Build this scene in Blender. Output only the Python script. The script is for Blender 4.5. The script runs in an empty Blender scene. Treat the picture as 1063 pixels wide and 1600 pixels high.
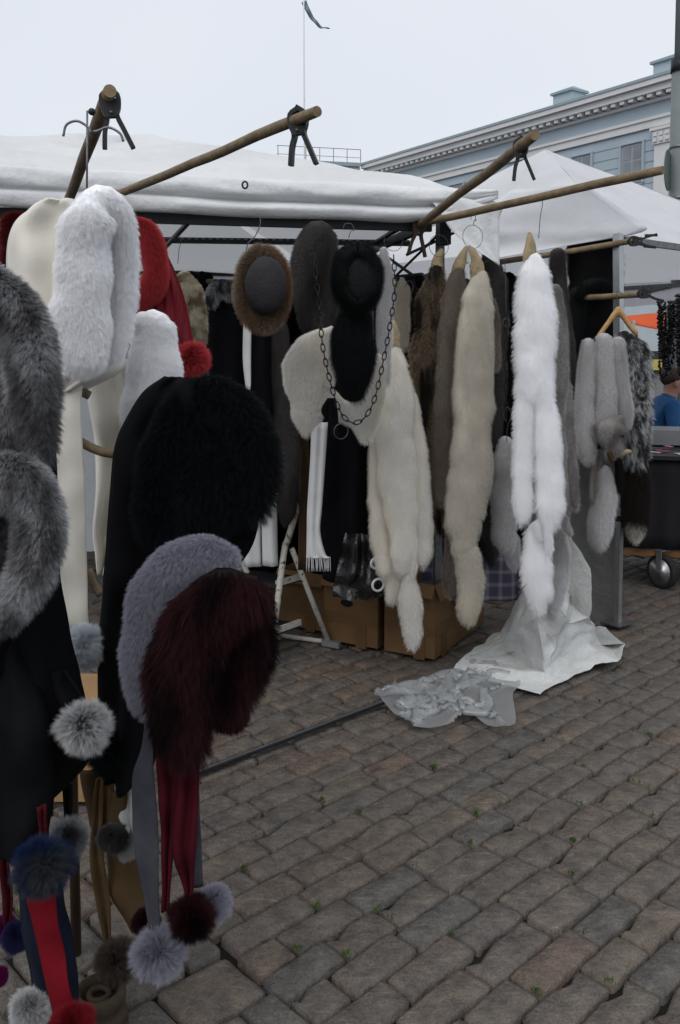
import bpy, bmesh, math, random
import numpy as np
from mathutils import Vector, noise
random.seed(7)
R = math.radians
sc = bpy.context.scene
COL = sc.collection

# ---------------------------------------------------------------- camera, sky, sun, exposure
F, HOR, H, TH = 1390.0, 548.0, 1.5, R(4)
CY = HOR + F * math.tan(TH)
cd = bpy.data.cameras.new('camera')
cam = bpy.data.objects.new('camera', cd)
COL.objects.link(cam)
cam.location = (0, 0, H)
cam.rotation_euler = (R(90) - TH, 0, 0)
cd.sensor_fit = 'VERTICAL'
cd.sensor_height = 24
cd.lens = F / 1600 * 24
cd.shift_y = -(800 - CY) / 1600
cd.clip_start = 0.05
cd.clip_end = 600
sc.camera = cam

w = bpy.data.worlds.new('World')
sc.world = w
w.use_nodes = True
wn, wl = w.node_tree.nodes, w.node_tree.links
bg = wn['Background']
sky = wn.new('ShaderNodeTexSky')
sky.sky_type = 'NISHITA'
sky.sun_disc = False
sky.sun_elevation = R(52)
sky.sun_rotation = R(200)
sky.dust_density = 4
mx = wn.new('ShaderNodeMix')
mx.data_type = 'RGBA'
mx.inputs[0].default_value = 0.93
wl.new(sky.outputs[0], mx.inputs[6])
tcw = wn.new('ShaderNodeTexCoord')
nzw = wn.new('ShaderNodeTexNoise')
nzw.inputs['Scale'].default_value = 1.3
nzw.inputs['Detail'].default_value = 3
wl.new(tcw.outputs['Generated'], nzw.inputs['Vector'])
crw = wn.new('ShaderNodeValToRGB')
crw.color_ramp.elements[0].position = 0.3
crw.color_ramp.elements[0].color = (.80, .86, .95, 1)
crw.color_ramp.elements[1].position = 0.7
crw.color_ramp.elements[1].color = (.91, .95, 1.02, 1)
wl.new(nzw.outputs['Fac'], crw.inputs[0])
vm = wn.new('ShaderNodeVectorMath')
vm.operation = 'SCALE'
vm.inputs['Scale'].default_value = 9.2
wl.new(crw.outputs[0], vm.inputs[0])
wl.new(vm.outputs[0], mx.inputs[7])
wl.new(mx.outputs[2], bg.inputs[0])
bg.inputs[1].default_value = 0.1

sd = bpy.data.lights.new('sun', 'SUN')
sd.energy = 1.5
sd.angle = R(60)
sd.color = (1, .97, .93)
sun = bpy.data.objects.new('sun', sd)
COL.objects.link(sun)
sun.rotation_euler = (R(38), 0, R(-20))
sc.view_settings.view_transform = 'Standard'
sc.view_settings.look = 'None'
sc.view_settings.exposure = 0.0
sc.view_settings.gamma = 1.0
sc.view_settings.use_curve_mapping = False
sc.cycles.max_bounces = 8
sc.cycles.transparent_max_bounces = 16

# ---------------------------------------------------------------- helpers
def at(px, py, Y):
    """a point at distance Y in front of the viewer, seen in the direction of photo pixel (px, py)"""
    yc = (CY - py) / F
    dy = yc * math.sin(TH) + math.cos(TH)
    dz = yc * math.cos(TH) - math.sin(TH)
    s = Y / dy
    return Vector(((px - 531.5) / F * s, Y, H + dz * s))

def ground(px, py, z=0.0):
    yc = (CY - py) / F
    dy = yc * math.sin(TH) + math.cos(TH)
    dz = yc * math.cos(TH) - math.sin(TH)
    s = (z - H) / dz
    return Vector(((px - 531.5) / F * s, dy * s, z))

ORG = {}
def tag(o, label=None, cat=None, group=None, kind=None):
    if label: o['label'] = label
    if cat: o['category'] = cat
    if group: o['group'] = group
    if kind: o['kind'] = kind
    return o

def thing(name, label, cat, loc, group=None):
    o = bpy.data.objects.new(name, None)
    COL.objects.link(o)
    o.empty_display_size = .05
    o.location = loc
    ORG[o.name] = Vector(loc)
    return tag(o, label, cat, group)

def M(name, vf, mat, parent=None, smooth=True, solid=0):
    v, f = vf
    org = ORG[parent.name] if parent else Vector((0, 0, 0))
    me = bpy.data.meshes.new(name)
    base = Vector((0, 0, 0))
    if parent is None:
        a = np.array([tuple(p) for p in v])
        base = Vector(((a[:, 0].min() + a[:, 0].max()) / 2, (a[:, 1].min() + a[:, 1].max()) / 2, a[:, 2].min()))
    off = org + base
    me.from_pydata([tuple(Vector(p) - off) for p in v], [], f)
    bm_ = bmesh.new()
    bm_.from_mesh(me)
    bmesh.ops.recalc_face_normals(bm_, faces=bm_.faces)
    bm_.to_mesh(me)
    bm_.free()
    me.update()
    if smooth:
        me.polygons.foreach_set('use_smooth', [True] * len(me.polygons))
    if mat: me.materials.append(mat)
    o = bpy.data.objects.new(name, me)
    COL.objects.link(o)
    o.location = base
    ORG[o.name] = off.copy()
    if parent: o.parent = parent
    if solid:
        m = o.modifiers.new('thickness', 'SOLIDIFY')
        m.thickness = solid
        m.offset = 0
    return o

def join(*parts):
    V, Fc = [], []
    for v, f in parts:
        n = len(V)
        V += list(v)
        Fc += [tuple(i + n for i in q) for q in f]
    return V, Fc

def loft(rings, cap=True, closed=True):
    n = len(rings[0])
    V = [p for r in rings for p in r]
    Fc = []
    for i in range(len(rings) - 1):
        for j in range(n if closed else n - 1):
            k = (j + 1) % n
            Fc.append((i * n + j, i * n + k, (i + 1) * n + k, (i + 1) * n + j))
    if cap and closed:
        Fc.append(tuple(range(n))[::-1])
        Fc.append(tuple((len(rings) - 1) * n + j for j in range(n)))
    return V, Fc

def crm(P, m):
    """Catmull-Rom through rows of numbers"""
    P = [np.array(p, float) for p in P]
    if len(P) < 2: return P
    out = []
    for i in range(len(P) - 1):
        p0 = P[i - 1] if i else 2 * P[0] - P[1]
        p1, p2 = P[i], P[i + 1]
        p3 = P[i + 2] if i + 2 < len(P) else 2 * P[-1] - P[-2]
        for k in range(m):
            t = k / m
            out.append(.5 * (2 * p1 + (p2 - p0) * t + (2 * p0 - 5 * p1 + 4 * p2 - p3) * t * t + (3 * p1 - p0 - 3 * p2 + p3) * t ** 3))
    out.append(P[-1])
    return out

def slim(pts, Y, hair):
    """the hide is narrower than the coat by the length the hair stands off"""
    d = hair * F / Y
    return [(p[0], p[1], max(p[2] * .45, p[2] - d)) + tuple(p[3:]) for p in pts]

def furtube(pts, Y, flat=.6, n=14, m=4, lump=.1, ends=True, seed=None):
    """soft tube; pts = (px, py, halfwidth px[, extra depth m])"""
    seed = random.random() * 50 if seed is None else seed
    rows = crm([(p[0], p[1], p[2], p[3] if len(p) > 3 else 0) for p in pts], m)
    C = [(at(r[0], r[1], Y + r[3]), max(.5, r[2]) * (Y + r[3]) / F) for r in rows]
    if ends:
        t0 = (C[0][0] - C[1][0]).normalized()
        t1 = (C[-1][0] - C[-2][0]).normalized()
        a, b = C[0], C[-1]
        pre = [(a[0] + t0 * a[1] * .9 * math.sin(q), a[1] * math.cos(q)) for q in (1.45, 1.1, .6)]
        post = [(b[0] + t1 * b[1] * .9 * math.sin(q), b[1] * math.cos(q)) for q in (.6, 1.1, 1.45)]
        C = pre + C + post
    rings = []
    last = None
    for i, (c, r) in enumerate(C):
        a = C[max(0, i - 1)][0]
        b = C[min(len(C) - 1, i + 1)][0]
        t = (b - a)
        t.y = 0
        if t.length < 1e-6: t = Vector((0, 0, -1))
        t.normalize()
        s = Vector((-t.z, 0, t.x))
        if last is not None and s.dot(last) < 0: s = -s
        last = s
        ring = []
        for j in range(n):
            q = 2 * math.pi * j / n
            d = s * math.cos(q) + Vector((0, flat * math.sin(q), 0))
            k = 1 + lump * 1.8 * noise.noise((c + d * r) * 14 + Vector((seed, 0, 0)))
            ring.append(c + d * r * k)
        rings.append(ring)
    return loft(rings)

def wire(pts, r, n=6, closed=False):
    P = [Vector(p) for p in pts]
    rings = []
    up = Vector((0.13, 1, .21)).normalized()
    for i, c in enumerate(P):
        if closed:
            t = P[(i + 1) % len(P)] - P[i - 1]
        else:
            t = P[min(i + 1, len(P) - 1)] - P[max(i - 1, 0)]
        t.normalize()
        a = t.cross(up)
        if a.length < 1e-3: a = t.cross(Vector((1, 0, 0)))
        a.normalize()
        b = t.cross(a)
        rr = r[i] if isinstance(r, (list, tuple)) else r
        rings.append([c + a * rr * math.cos(2 * math.pi * j / n) + b * rr * math.sin(2 * math.pi * j / n) for j in range(n)])
    if closed: rings.append(rings[0])
    return loft(rings, cap=not closed)

def wpx(pts, Y, r, m=5, n=6):
    return wire([at(p[0], p[1], Y + (p[2] if len(p) > 2 else 0)) for p in crm([(p[0], p[1], p[2] if len(p) > 2 else 0) for p in pts], m)], r, n)

def ringpx(px, py, rpx, Y, r=.0014, tilt=.4):
    c = at(px, py, Y)
    rr = rpx * Y / F
    return wire([c + Vector((rr * math.cos(q) * math.cos(tilt), rr * math.cos(q) * math.sin(tilt), rr * math.sin(q))) for q in np.linspace(0, 2 * math.pi, 20, endpoint=False)], r, 5, True)

def box(c, sx, sy, sz, ax=None, bev=0):
    """box centred on c with side vectors ax = (u, v, w)"""
    u, v, ww = ax or (Vector((1, 0, 0)), Vector((0, 1, 0)), Vector((0, 0, 1)))
    c = Vector(c)
    V = [c + u * (sx / 2 * i) + v * (sy / 2 * j) + ww * (sz / 2 * k) for i in (-1, 1) for j in (-1, 1) for k in (-1, 1)]
    return V, [(0, 1, 3, 2), (4, 6, 7, 5), (0, 4, 5, 1), (2, 3, 7, 6), (0, 2, 6, 4), (1, 5, 7, 3)]

def bar(a, b, wd, hg, up=Vector((0, 0, 1))):
    a, b = Vector(a), Vector(b)
    u = (b - a).normalized()
    v = up.cross(u)
    if v.length < 1e-3: v = Vector((1, 0, 0))
    v.normalize()
    ww = u.cross(v)
    return box((a + b) / 2, (b - a).length, wd, hg, (u, v, ww))

def cloth(rows, Y, nx=14, m=5, fold=.006, k=2.5, bulge=.0, ph=None, lean=0, wr=.004):
    """hanging cloth; rows = (py, left px, right px[, extra depth])"""
    ph = random.random() * 6 if ph is None else ph
    rr = crm([(r[0], r[1], r[2], r[3] if len(r) > 3 else 0) for r in rows], m)
    V = []
    for i, r in enumerate(rr):
        for j in range(nx + 1):
            u = j / nx
            d = fold * math.sin(u * k * 6.283 + ph + .25 * math.sin(i * .4)) - bulge * (1 - (2 * u - 1) ** 2) + lean * u
            p = at(r[1] + (r[2] - r[1]) * u, r[0], Y + r[3])
            d += wr * noise.noise(p * 12 + Vector((ph, 0, 0)))
            V.append(p + Vector((0, d, 0)))
    n = nx + 1
    Fc = [(i * n + j, i * n + j + 1, (i + 1) * n + j + 1, (i + 1) * n + j) for i in range(len(rr) - 1) for j in range(nx)]
    return V, Fc

def ball(c, r, sq=(1, 1, 1), sub=2, lump=.08):
    bm = bmesh.new()
    bmesh.ops.create_icosphere(bm, subdivisions=sub, radius=1)
    s = random.random() * 30
    V = []
    for v in bm.verts:
        k = 1 + lump * noise.noise(v.co * 2 + Vector((s, 0, 0)))
        V.append(Vector(c) + Vector((v.co.x * sq[0], v.co.y * sq[1], v.co.z * sq[2])) * r * k)
    Fc = [tuple(v.index for v in f.verts) for f in bm.faces]
    bm.free()
    return V, Fc

# ---------------------------------------------------------------- materials
def newmat(name):
    m = bpy.data.materials.new(name)
    m.use_nodes = True
    nt = m.node_tree
    return m, nt.nodes, nt.links, nt.nodes['Principled BSDF']

def ramp(n, cols):
    cr = n.new('ShaderNodeValToRGB')
    e = cr.color_ramp.elements
    while len(e) < len(cols): e.new(.5)
    for i, (p, c) in enumerate(cols):
        e[i].position = p
        e[i].color = (*c, 1)
    return cr

def plain(name, col, rough=.7, var=.15, scale=8, bump=.1, bscale=60, metal=0, spec=.3, stretch=(1, 1, 1), sheen=0):
    m, n, l, b = newmat(name)
    tc = n.new('ShaderNodeTexCoord')
    mp = n.new('ShaderNodeMapping')
    mp.inputs['Scale'].default_value = stretch
    l.new(tc.outputs['Object'], mp.inputs[0])
    nz = n.new('ShaderNodeTexNoise')
    nz.inputs['Scale'].default_value = scale
    nz.inputs['Detail'].default_value = 6
    nz.inputs['Roughness'].default_value = .65
    l.new(mp.outputs[0], nz.inputs['Vector'])
    c = Vector(col)
    cr = ramp(n, [(.3, tuple(c * (1 - var))), (.7, tuple(Vector([min(1, x) for x in c * (1 + var)])))])
    l.new(nz.outputs['Fac'], cr.inputs[0])
    l.new(cr.outputs[0], b.inputs['Base Color'])
    b.inputs['Roughness'].default_value = rough
    b.inputs['Metallic'].default_value = metal
    b.inputs['Specular IOR Level'].default_value = spec
    if sheen:
        b.inputs['Sheen Weight'].default_value = sheen
    if bump:
        n2 = n.new('ShaderNodeTexNoise')
        n2.inputs['Scale'].default_value = bscale
        n2.inputs['Detail'].default_value = 4
        l.new(mp.outputs[0], n2.inputs['Vector'])
        bp = n.new('ShaderNodeBump')
        bp.inputs['Strength'].default_value = bump
        bp.inputs['Distance'].default_value = .01
        l.new(n2.outputs['Fac'], bp.inputs['Height'])
        l.new(bp.outputs[0], b.inputs['Normal'])
    return m

def furmat(name, root, tip, var=.25, patch=None, pscale=6, stretch=(1, 1, .35), spec=.12):
    """strand colour from root to tip, uneven from strand to strand; patch = second colour in soft streaks"""
    m, n, l, b = newmat(name)
    hi = n.new('ShaderNodeHairInfo')
    r1 = ramp(n, [(.1, root), (.85, tip)])
    l.new(hi.outputs['Intercept'], r1.inputs[0])
    col = r1.outputs[0]
    if patch:
        tc = n.new('ShaderNodeTexCoord')
        mp = n.new('ShaderNodeMapping')
        mp.inputs['Scale'].default_value = stretch
        l.new(tc.outputs['Object'], mp.inputs[0])
        nz = n.new('ShaderNodeTexNoise')
        nz.inputs['Scale'].default_value = pscale
        nz.inputs['Detail'].default_value = 3
        l.new(mp.outputs[0], nz.inputs['Vector'])
        rp = ramp(n, [(.44, (0, 0, 0)), (.6, (1, 1, 1))])
        l.new(nz.outputs['Fac'], rp.inputs[0])
        mm = n.new('ShaderNodeMix')
        mm.data_type = 'RGBA'
        l.new(rp.outputs[0], mm.inputs[0])
        l.new(col, mm.inputs[6])
        mm.inputs[7].default_value = (*patch, 1)
        col = mm.outputs[2]
    hs = n.new('ShaderNodeHueSaturation')
    mr = n.new('ShaderNodeMapRange')
    mr.inputs['To Min'].default_value = 1 - var
    mr.inputs['To Max'].default_value = 1 + var
    l.new(hi.outputs['Random'], mr.inputs['Value'])
    l.new(mr.outputs[0], hs.inputs['Value'])
    l.new(col, hs.inputs['Color'])
    l.new(hs.outputs[0], b.inputs['Base Color'])
    b.inputs['Roughness'].default_value = .55
    b.inputs['Specular IOR Level'].default_value = spec
    h_ = m.copy()
    h_.name = name + '_strands'
    hn, hl = h_.node_tree.nodes, h_.node_tree.links
    hb = hn['Principled BSDF']
    tl_ = hn.new('ShaderNodeBsdfTranslucent')
    hl.new(hb.inputs['Base Color'].links[0].from_socket, tl_.inputs[0])
    mxs = hn.new('ShaderNodeMixShader')
    mxs.inputs[0].default_value = .42
    hl.new(hb.outputs[0], mxs.inputs[1])
    hl.new(tl_.outputs[0], mxs.inputs[2])
    hl.new(mxs.outputs[0], hn['Material Output'].inputs[0])
    STRAND[m.name] = h_
    return m

STRAND = {}
def fur(o, L, count=1200, kids=18, up=.7, down=.8, rad=.32, rand=.22, clump=.0, rough=.006):
    me = o.data                     # the coat grows outwards (closed shapes) or towards the front (hanging pieces)
    co = np.array([v.co[:] for v in me.vertices])
    tri = np.array([q for p in me.polygons for q in ((p.vertices[0], p.vertices[k], p.vertices[k + 1]) for k in range(1, len(p.vertices) - 1))])
    a_, b_, c_ = co[tri[:, 0]], co[tri[:, 1]], co[tri[:, 2]]
    nn = np.cross(b_ - a_, c_ - a_)
    open_ = len(me.edges) * 2 > sum(len(p.vertices) for p in me.polygons)
    if (nn[:, 1].sum() > 0) if open_ else (np.einsum('ij,ij->i', a_ - co.mean(0), nn).sum() < 0):
        me.flip_normals()
    md = o.modifiers.new('fur', 'PARTICLE_SYSTEM')
    s = md.particle_system.settings
    o.data.materials.append(STRAND[o.data.materials[0].name])
    s.type = 'HAIR'
    s.material = 2
    s.count = int(count * 3)
    s.use_advanced_hair = True
    s.normal_factor = L / 4 * up
    s.object_align_factor = (0, 0, -L / 4 * down)
    s.factor_random = L / 4 * rand
    s.hair_step = 3
    s.render_step = 2
    s.display_step = 2
    s.child_type = 'INTERPOLATED'
    s.rendered_child_count = max(6, int(kids * .55))
    s.child_percent = 1
    s.clump_factor = clump
    s.length_random = .4
    s.roughness_2 = rough
    s.roughness_2_size = 1
    s.roughness_endpoint = rough * .5
    s.root_radius = 1
    s.tip_radius = .25
    s.radius_scale = rad * .001
    s.use_close_tip = True
    md.particle_system.seed = random.randrange(999)
    return o

def canvas(name, col, trans=.3, bump=.25, scale=5):
    m, n, l, b = newmat(name)
    out = n['Material Output']
    d = n.new('ShaderNodeBsdfDiffuse')
    t = n.new('ShaderNodeBsdfTranslucent')
    d.inputs[0].default_value = (*col, 1)
    t.inputs[0].default_value = (*(Vector(col) * .9), 1)
    mix = n.new('ShaderNodeMixShader')
    mix.inputs[0].default_value = trans
    l.new(d.outputs[0], mix.inputs[1])
    l.new(t.outputs[0], mix.inputs[2])
    l.new(mix.outputs[0], out.inputs[0])
    tc = n.new('ShaderNodeTexCoord')
    nz = n.new('ShaderNodeTexNoise')
    nz.inputs['Scale'].default_value = scale
    nz.inputs['Detail'].default_value = 7
    nz.inputs['Roughness'].default_value = .6
    l.new(tc.outputs['Object'], nz.inputs['Vector'])
    nd = n.new('ShaderNodeTexNoise')
    nd.inputs['Scale'].default_value = 1.7
    nd.inputs['Detail'].default_value = 8
    nd.inputs['Roughness'].default_value = .7
    l.new(tc.outputs['Object'], nd.inputs['Vector'])
    rd = ramp(n, [(.32, tuple(Vector(col) * .86)), (.6, tuple(col))])
    l.new(nd.outputs['Fac'], rd.inputs[0])
    l.new(rd.outputs[0], d.inputs[0])
    bp = n.new('ShaderNodeBump')
    bp.inputs['Strength'].default_value = min(1, bump * 1.6)
    bp.inputs['Distance'].default_value = .06
    l.new(nz.outputs['Fac'], bp.inputs['Height'])
    l.new(bp.outputs[0], d.inputs['Normal'])
    n.remove(b)
    return m

CANVAS = canvas('white_canvas', (.86, .87, .88), .3, .4, 3)
CANVAS2 = canvas('plain_canvas', (.85, .86, .88), .4, .15, 3)
CANVASG = canvas('grey_canvas', (.17, .17, .165), .15, .3, 6)  # dark grey cloth, mottled at random
POLE = plain('weathered_wood', (.17, .125, .075), .7, .4, 18, .4, 60, stretch=(1, 1, 1))
DMETAL = plain('dark_painted_steel', (.02, .022, .024), .45, .3, 20, .05, metal=.3)
GMETAL = plain('grey_steel', (.16, .165, .17), .4, .3, 30, .05, metal=.7)
ALU = plain('aluminium', (.42, .43, .44), .35, .12, 20, .02, metal=.8)
WIRE = plain('hanger_wire', (.12, .12, .125), .35, .2, 20, 0, metal=.8)
CHAIN = plain('chain_steel', (.022, .022, .024), .4, .3, 40, 0, metal=.7)
CREAM = plain('cream_wool', (.69, .66, .58), .9, .05, 6, .12, 250, sheen=.2)
BLACKC = plain('black_wool', (.0045, .0048, .0058), .9, .3, 6, .15, 200, spec=.08)
NAVYC = plain('navy_wool', (.007, .01, .022), .9, .3, 6, .15, 200, spec=.15)
REDC = plain('dark_red_wool', (.05, .003, .007), .9, .2, 8, .15, 200, spec=.15)
REDC2 = plain('scarlet_wool', (.15, .004, .010), .9, .2, 8, .15, 200, spec=.15)
GREYC = plain('grey_wool', (.058, .06, .072), .9, .15, 30, .2, 250, spec=.15)
TANC = plain('tan_wool', (.095, .06, .028), .9, .15, 8, .15, 200, spec=.15)
BROWNC = plain('brown_wool', (.05, .03, .015), .9, .2, 8, .15, 200, spec=.15)
WHITEC = plain('white_wool', (.6, .6, .6), .9, .08, 8, .12, 200)
LEATHER = plain('dark_suede', (.020, .018, .020), .75, .25, 20, .3, 120)
SKINL = plain('dried_hide', (.32, .25, .15), .7, .4, 25, .4, 60)
WHITEF = furmat('white_fur', (.90, .90, .92), (.98, .98, .99), .04)
IVORYF = furmat('ivory_fur', (.66, .64, .59), (.91, .90, .87), .12, (.76, .72, .64), 5)  # roots darkened to paint depth between the strands
CREAMF = furmat('cream_fur', (.50, .46, .39), (.80, .77, .70), .2, (.66, .61, .52), 6)
RACF = furmat('raccoon_fur', (.07, .05, .035), (.46, .35, .23), .5, (.02, .016, .013), 11, (1.6, 1, .45))
TAUPEF = furmat('taupe_fur', (.20, .165, .14), (.50, .44, .38), .35, (.2, .16, .13), 10)
BLUEFOX = furmat('blue_fox_fur', (.46, .45, .45), (.90, .90, .91), .12, (.5, .49, .49), 7)  # darker roots again put shaded depth into the colour
BLUEFOXD = furmat('dark_blue_fox_fur', (.28, .265, .26), (.66, .64, .63), .25, (.2, .18, .17), 9)
SILVERF = furmat('silver_fox_fur', (.04, .04, .042), (.75, .76, .77), .5, (.05, .05, .052), 24, (1, 1, .4))
RABBIT = furmat('grey_rabbit_fur', (.04, .04, .043), (.52, .52, .54), .5, (.14, .14, .145), 16, (1, 1, .5))
BROWNF = furmat('brown_hat_fur', (.10, .06, .035), (.42, .34, .26), .4, (.22, .13, .08), 12)
REDF = furmat('red_fur', (.30, .012, .016), (.60, .09, .10), .25)
DREDF = furmat('dark_red_fur', (.07, .006, .008), (.16, .02, .022), .3)
BURGF = furmat('burgundy_fur', (.014, .004, .005), (.050, .015, .018), .6, (.008, .0025, .004), 12)
LILACF = furmat('lilac_grey_fur', (.16, .16, .20), (.44, .44, .52), .2)
BLACKF = furmat('black_fur', (.003, .0032, .0036), (.014, .017, .020), .5, spec=.12)  # lighter teal tips paint the sheen of the black coat
DARKF = furmat('dark_brown_fur', (.012, .009, .008), (.035, .028, .025), .5)
GREYF = furmat('mink_grey_fur', (.06, .055, .052), (.17, .16, .155), .35, (.04, .036, .034), 9)
BLUEF = furmat('blue_dyed_fur', (.004, .012, .05), (.012, .03, .10), .35, (.06, .068, .08), 9, (1, 1, 1))
MAGF = furmat('magenta_fur', (.08, .003, .05), (.16, .01, .1), .3)
VIOLF = furmat('violet_fur', (.012, .012, .05), (.035, .035, .11), .3)
TAUPEP = furmat('taupe_pompom_fur', (.035, .026, .02), (.13, .105, .085), .35)
SCARF_ = furmat('scarlet_fur', (.16, .006, .012), (.28, .02, .028), .25)
PEPPERF = furmat('white_tipped_fur', (.04, .04, .042), (.68, .68, .69), .3)
LYNXF = furmat('spotted_cream_fur', (.42, .37, .28), (.6, .55, .45), .2, (.2, .15, .1), 20, (1, 1, 1))

# ---------------------------------------------------------------- ground
def stonemat(name, cols):
    m, n, l, b = newmat(name)
    oi = n.new('ShaderNodeObjectInfo')
    geo = n.new('ShaderNodeNewGeometry')
    tc = n.new('ShaderNodeTexCoord')
    cr = ramp(n, cols)
    wh = n.new('ShaderNodeTexWhiteNoise')
    wh.noise_dimensions = '2D'
    at_ = n.new('ShaderNodeAttribute')
    at_.attribute_name = 'tone'
    ad = n.new('ShaderNodeMath')
    ad.operation = 'ADD'
    l.new(oi.outputs['Random'], ad.inputs[0])
    l.new(at_.outputs['Fac'], ad.inputs[1])
    fr = n.new('ShaderNodeMath')
    fr.operation = 'FRACT'
    l.new(ad.outputs[0], fr.inputs[0])
    l.new(fr.outputs[0], cr.inputs[0])
    n.remove(wh)
    nz = n.new('ShaderNodeTexNoise')
    nz.inputs['Scale'].default_value = 14
    nz.inputs['Detail'].default_value = 8
    nz.inputs['Roughness'].default_value = .7
    l.new(geo.outputs['Position'], nz.inputs['Vector'])
    r2 = ramp(n, [(.32, (.55, .55, .57)), (.66, (1.35, 1.27, 1.18))])
    l.new(nz.outputs['Fac'], r2.inputs[0])
    mm = n.new('ShaderNodeMix')
    mm.data_type = 'RGBA'
    mm.blend_type = 'MULTIPLY'
    mm.inputs[0].default_value = 1
    l.new(cr.outputs[0], mm.inputs[6])
    l.new(r2.outputs[0], mm.inputs[7])
    # fine granite specks
    n3 = n.new('ShaderNodeTexNoise')
    n3.inputs['Scale'].default_value = 220
    n3.inputs['Detail'].default_value = 2
    l.new(geo.outputs['Position'], n3.inputs['Vector'])
    r3 = ramp(n, [(.35, (.72, .72, .72)), (.66, (1.35, 1.33, 1.3))])
    l.new(n3.outputs['Fac'], r3.inputs[0])
    m2 = n.new('ShaderNodeMix')
    m2.data_type = 'RGBA'
    m2.blend_type = 'MULTIPLY'
    m2.inputs[0].default_value = .8
    l.new(mm.outputs[2], m2.inputs[6])
    l.new(r3.outputs[0], m2.inputs[7])
    mpp = n.new('ShaderNodeMapping')
    mpp.inputs['Rotation'].default_value = (0, 0, -1.05)
    mpp.inputs['Scale'].default_value = (7, 95, 1)
    l.new(geo.outputs['Position'], mpp.inputs[0])
    n5 = n.new('ShaderNodeTexNoise')
    n5.inputs['Scale'].default_value = 1
    n5.inputs['Detail'].default_value = 4
    l.new(mpp.outputs[0], n5.inputs['Vector'])
    r5 = ramp(n, [(.62, (1, 1, 1)), (.72, (1.55, 1.5, 1.42))])
    l.new(n5.outputs['Fac'], r5.inputs[0])
    m5 = n.new('ShaderNodeMix')
    m5.data_type = 'RGBA'
    m5.blend_type = 'MULTIPLY'
    m5.inputs[0].default_value = 1
    l.new(m2.outputs[2], m5.inputs[6])
    l.new(r5.outputs[0], m5.inputs[7])
    l.new(m5.outputs[2], b.inputs['Base Color'])
    rr = n.new('ShaderNodeMapRange')
    rr.inputs['To Min'].default_value = .45
    rr.inputs['To Max'].default_value = .8
    l.new(nz.outputs['Fac'], rr.inputs['Value'])
    l.new(rr.outputs[0], b.inputs['Roughness'])
    b.inputs['Specular IOR Level'].default_value = .3
    n4 = n.new('ShaderNodeTexNoise')
    n4.inputs['Scale'].default_value = 45
    n4.inputs['Detail'].default_value = 8
    l.new(geo.outputs['Position'], n4.inputs['Vector'])
    bp = n.new('ShaderNodeBump')
    bp.inputs['Strength'].default_value = .9
    bp.inputs['Distance'].default_value = .012
    l.new(n4.outputs['Fac'], bp.inputs['Height'])
    l.new(bp.outputs[0], b.inputs['Normal'])
    return m

STONE = stonemat('granite_setts', [(0, (.090, .083, .076)), (.25, (.102, .090, .080)), (.45, (.085, .083, .080)), (.62, (.110, .093, .078)), (.8, (.094, .086, .079)), (.94, (.116, .088, .071)), (1, (.088, .082, .076))])
SOIL = plain('joint_soil', (.010, .009, .008), .95, .4, 30, .6, 90)
MOSS = plain('joint_weeds', (.05, .085, .018), .8, .4, 40, 0)

A_ = Vector((.725, .689, 0)).normalized()
B_ = Vector((-A_.y, A_.x, 0))
g = M('ground', ([(-90, -12, -.026), (120, -12, -.026), (120, 180, -.026), (-90, 180, -.026)], [(0, 1, 2, 3)]), SOIL, None, False)
tag(g, kind='structure')

def stone_mesh(name, Lx, Ly, seed):
    """sett with rounded worn top: a ring of side vertices and a 6 x 4 top"""
    rnd = random.Random(seed)
    nx, ny = 7, 5
    V, Fc = [], []
    sk = [rnd.uniform(-.002, .002) for _ in range(8)]
    cut = rnd.choice([None] * 8 + [0, 1, 2, 3])
    tilt = (rnd.uniform(-.02, .02), rnd.uniform(-.02, .02))
    for i in range(nx):
        for j in range(ny):
            u, v = i / (nx - 1) * 2 - 1, j / (ny - 1) * 2 - 1
            if abs(u) < 1: u = math.copysign(abs(u) ** .4, u)
            if abs(v) < 1: v = math.copysign(abs(v) ** .3, v)
            x, y = u * Lx / 2, v * Ly / 2
            edge = max(abs(u), abs(v))
            z = .0 + .005 * noise.noise(Vector((x * 18, y * 18, seed))) + tilt[0] * x + tilt[1] * y
            if edge > .999:
                z -= .005
                cx = abs(u) > .99 and abs(v) > .99
                f = .97 if cx else 1
                x *= f
                y *= f if not cx else .945
                x += .003 * noise.noise(Vector((x * 30, y * 30, seed + 5)))
                y += .003 * noise.noise(Vector((x * 24, y * 30, seed + 9)))
            elif edge > .995:
                z -= 0
            y += (sk[0] * u + sk[1] * u * u)
            x += sk[2] * v
            if cut is not None:
                cu, cv = (rnd.random() * 0 + (.55 if cut < 2 else -.5)), (1 if cut % 2 else -1)
                d = math.hypot((u - cu) * 1.6, v - cv)
                if d < .75:
                    y -= cv * .016 * (.75 - d) / .75
                    z -= .012 * (.75 - d) / .75
            V.append((x, y, z))
    for i in range(nx - 1):
        for j in range(ny - 1):
            a = i * ny + j
            Fc.append((a, a + ny, a + ny + 1, a + 1))
    rim = [i * ny for i in range(nx)] + [(nx - 1) * ny + j for j in range(1, ny)] + [i * ny + ny - 1 for i in range(nx - 2, -1, -1)] + [j for j in range(ny - 2, 0, -1)]
    n0 = len(V)
    for r in rim:
        x, y, z = V[r]
        V.append((x * 1.012, y * 1.02, -.06))
    for k in range(len(rim)):
        k2 = (k + 1) % len(rim)
        Fc.append((rim[k2], rim[k], n0 + k, n0 + k2))
    return V, Fc

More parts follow.
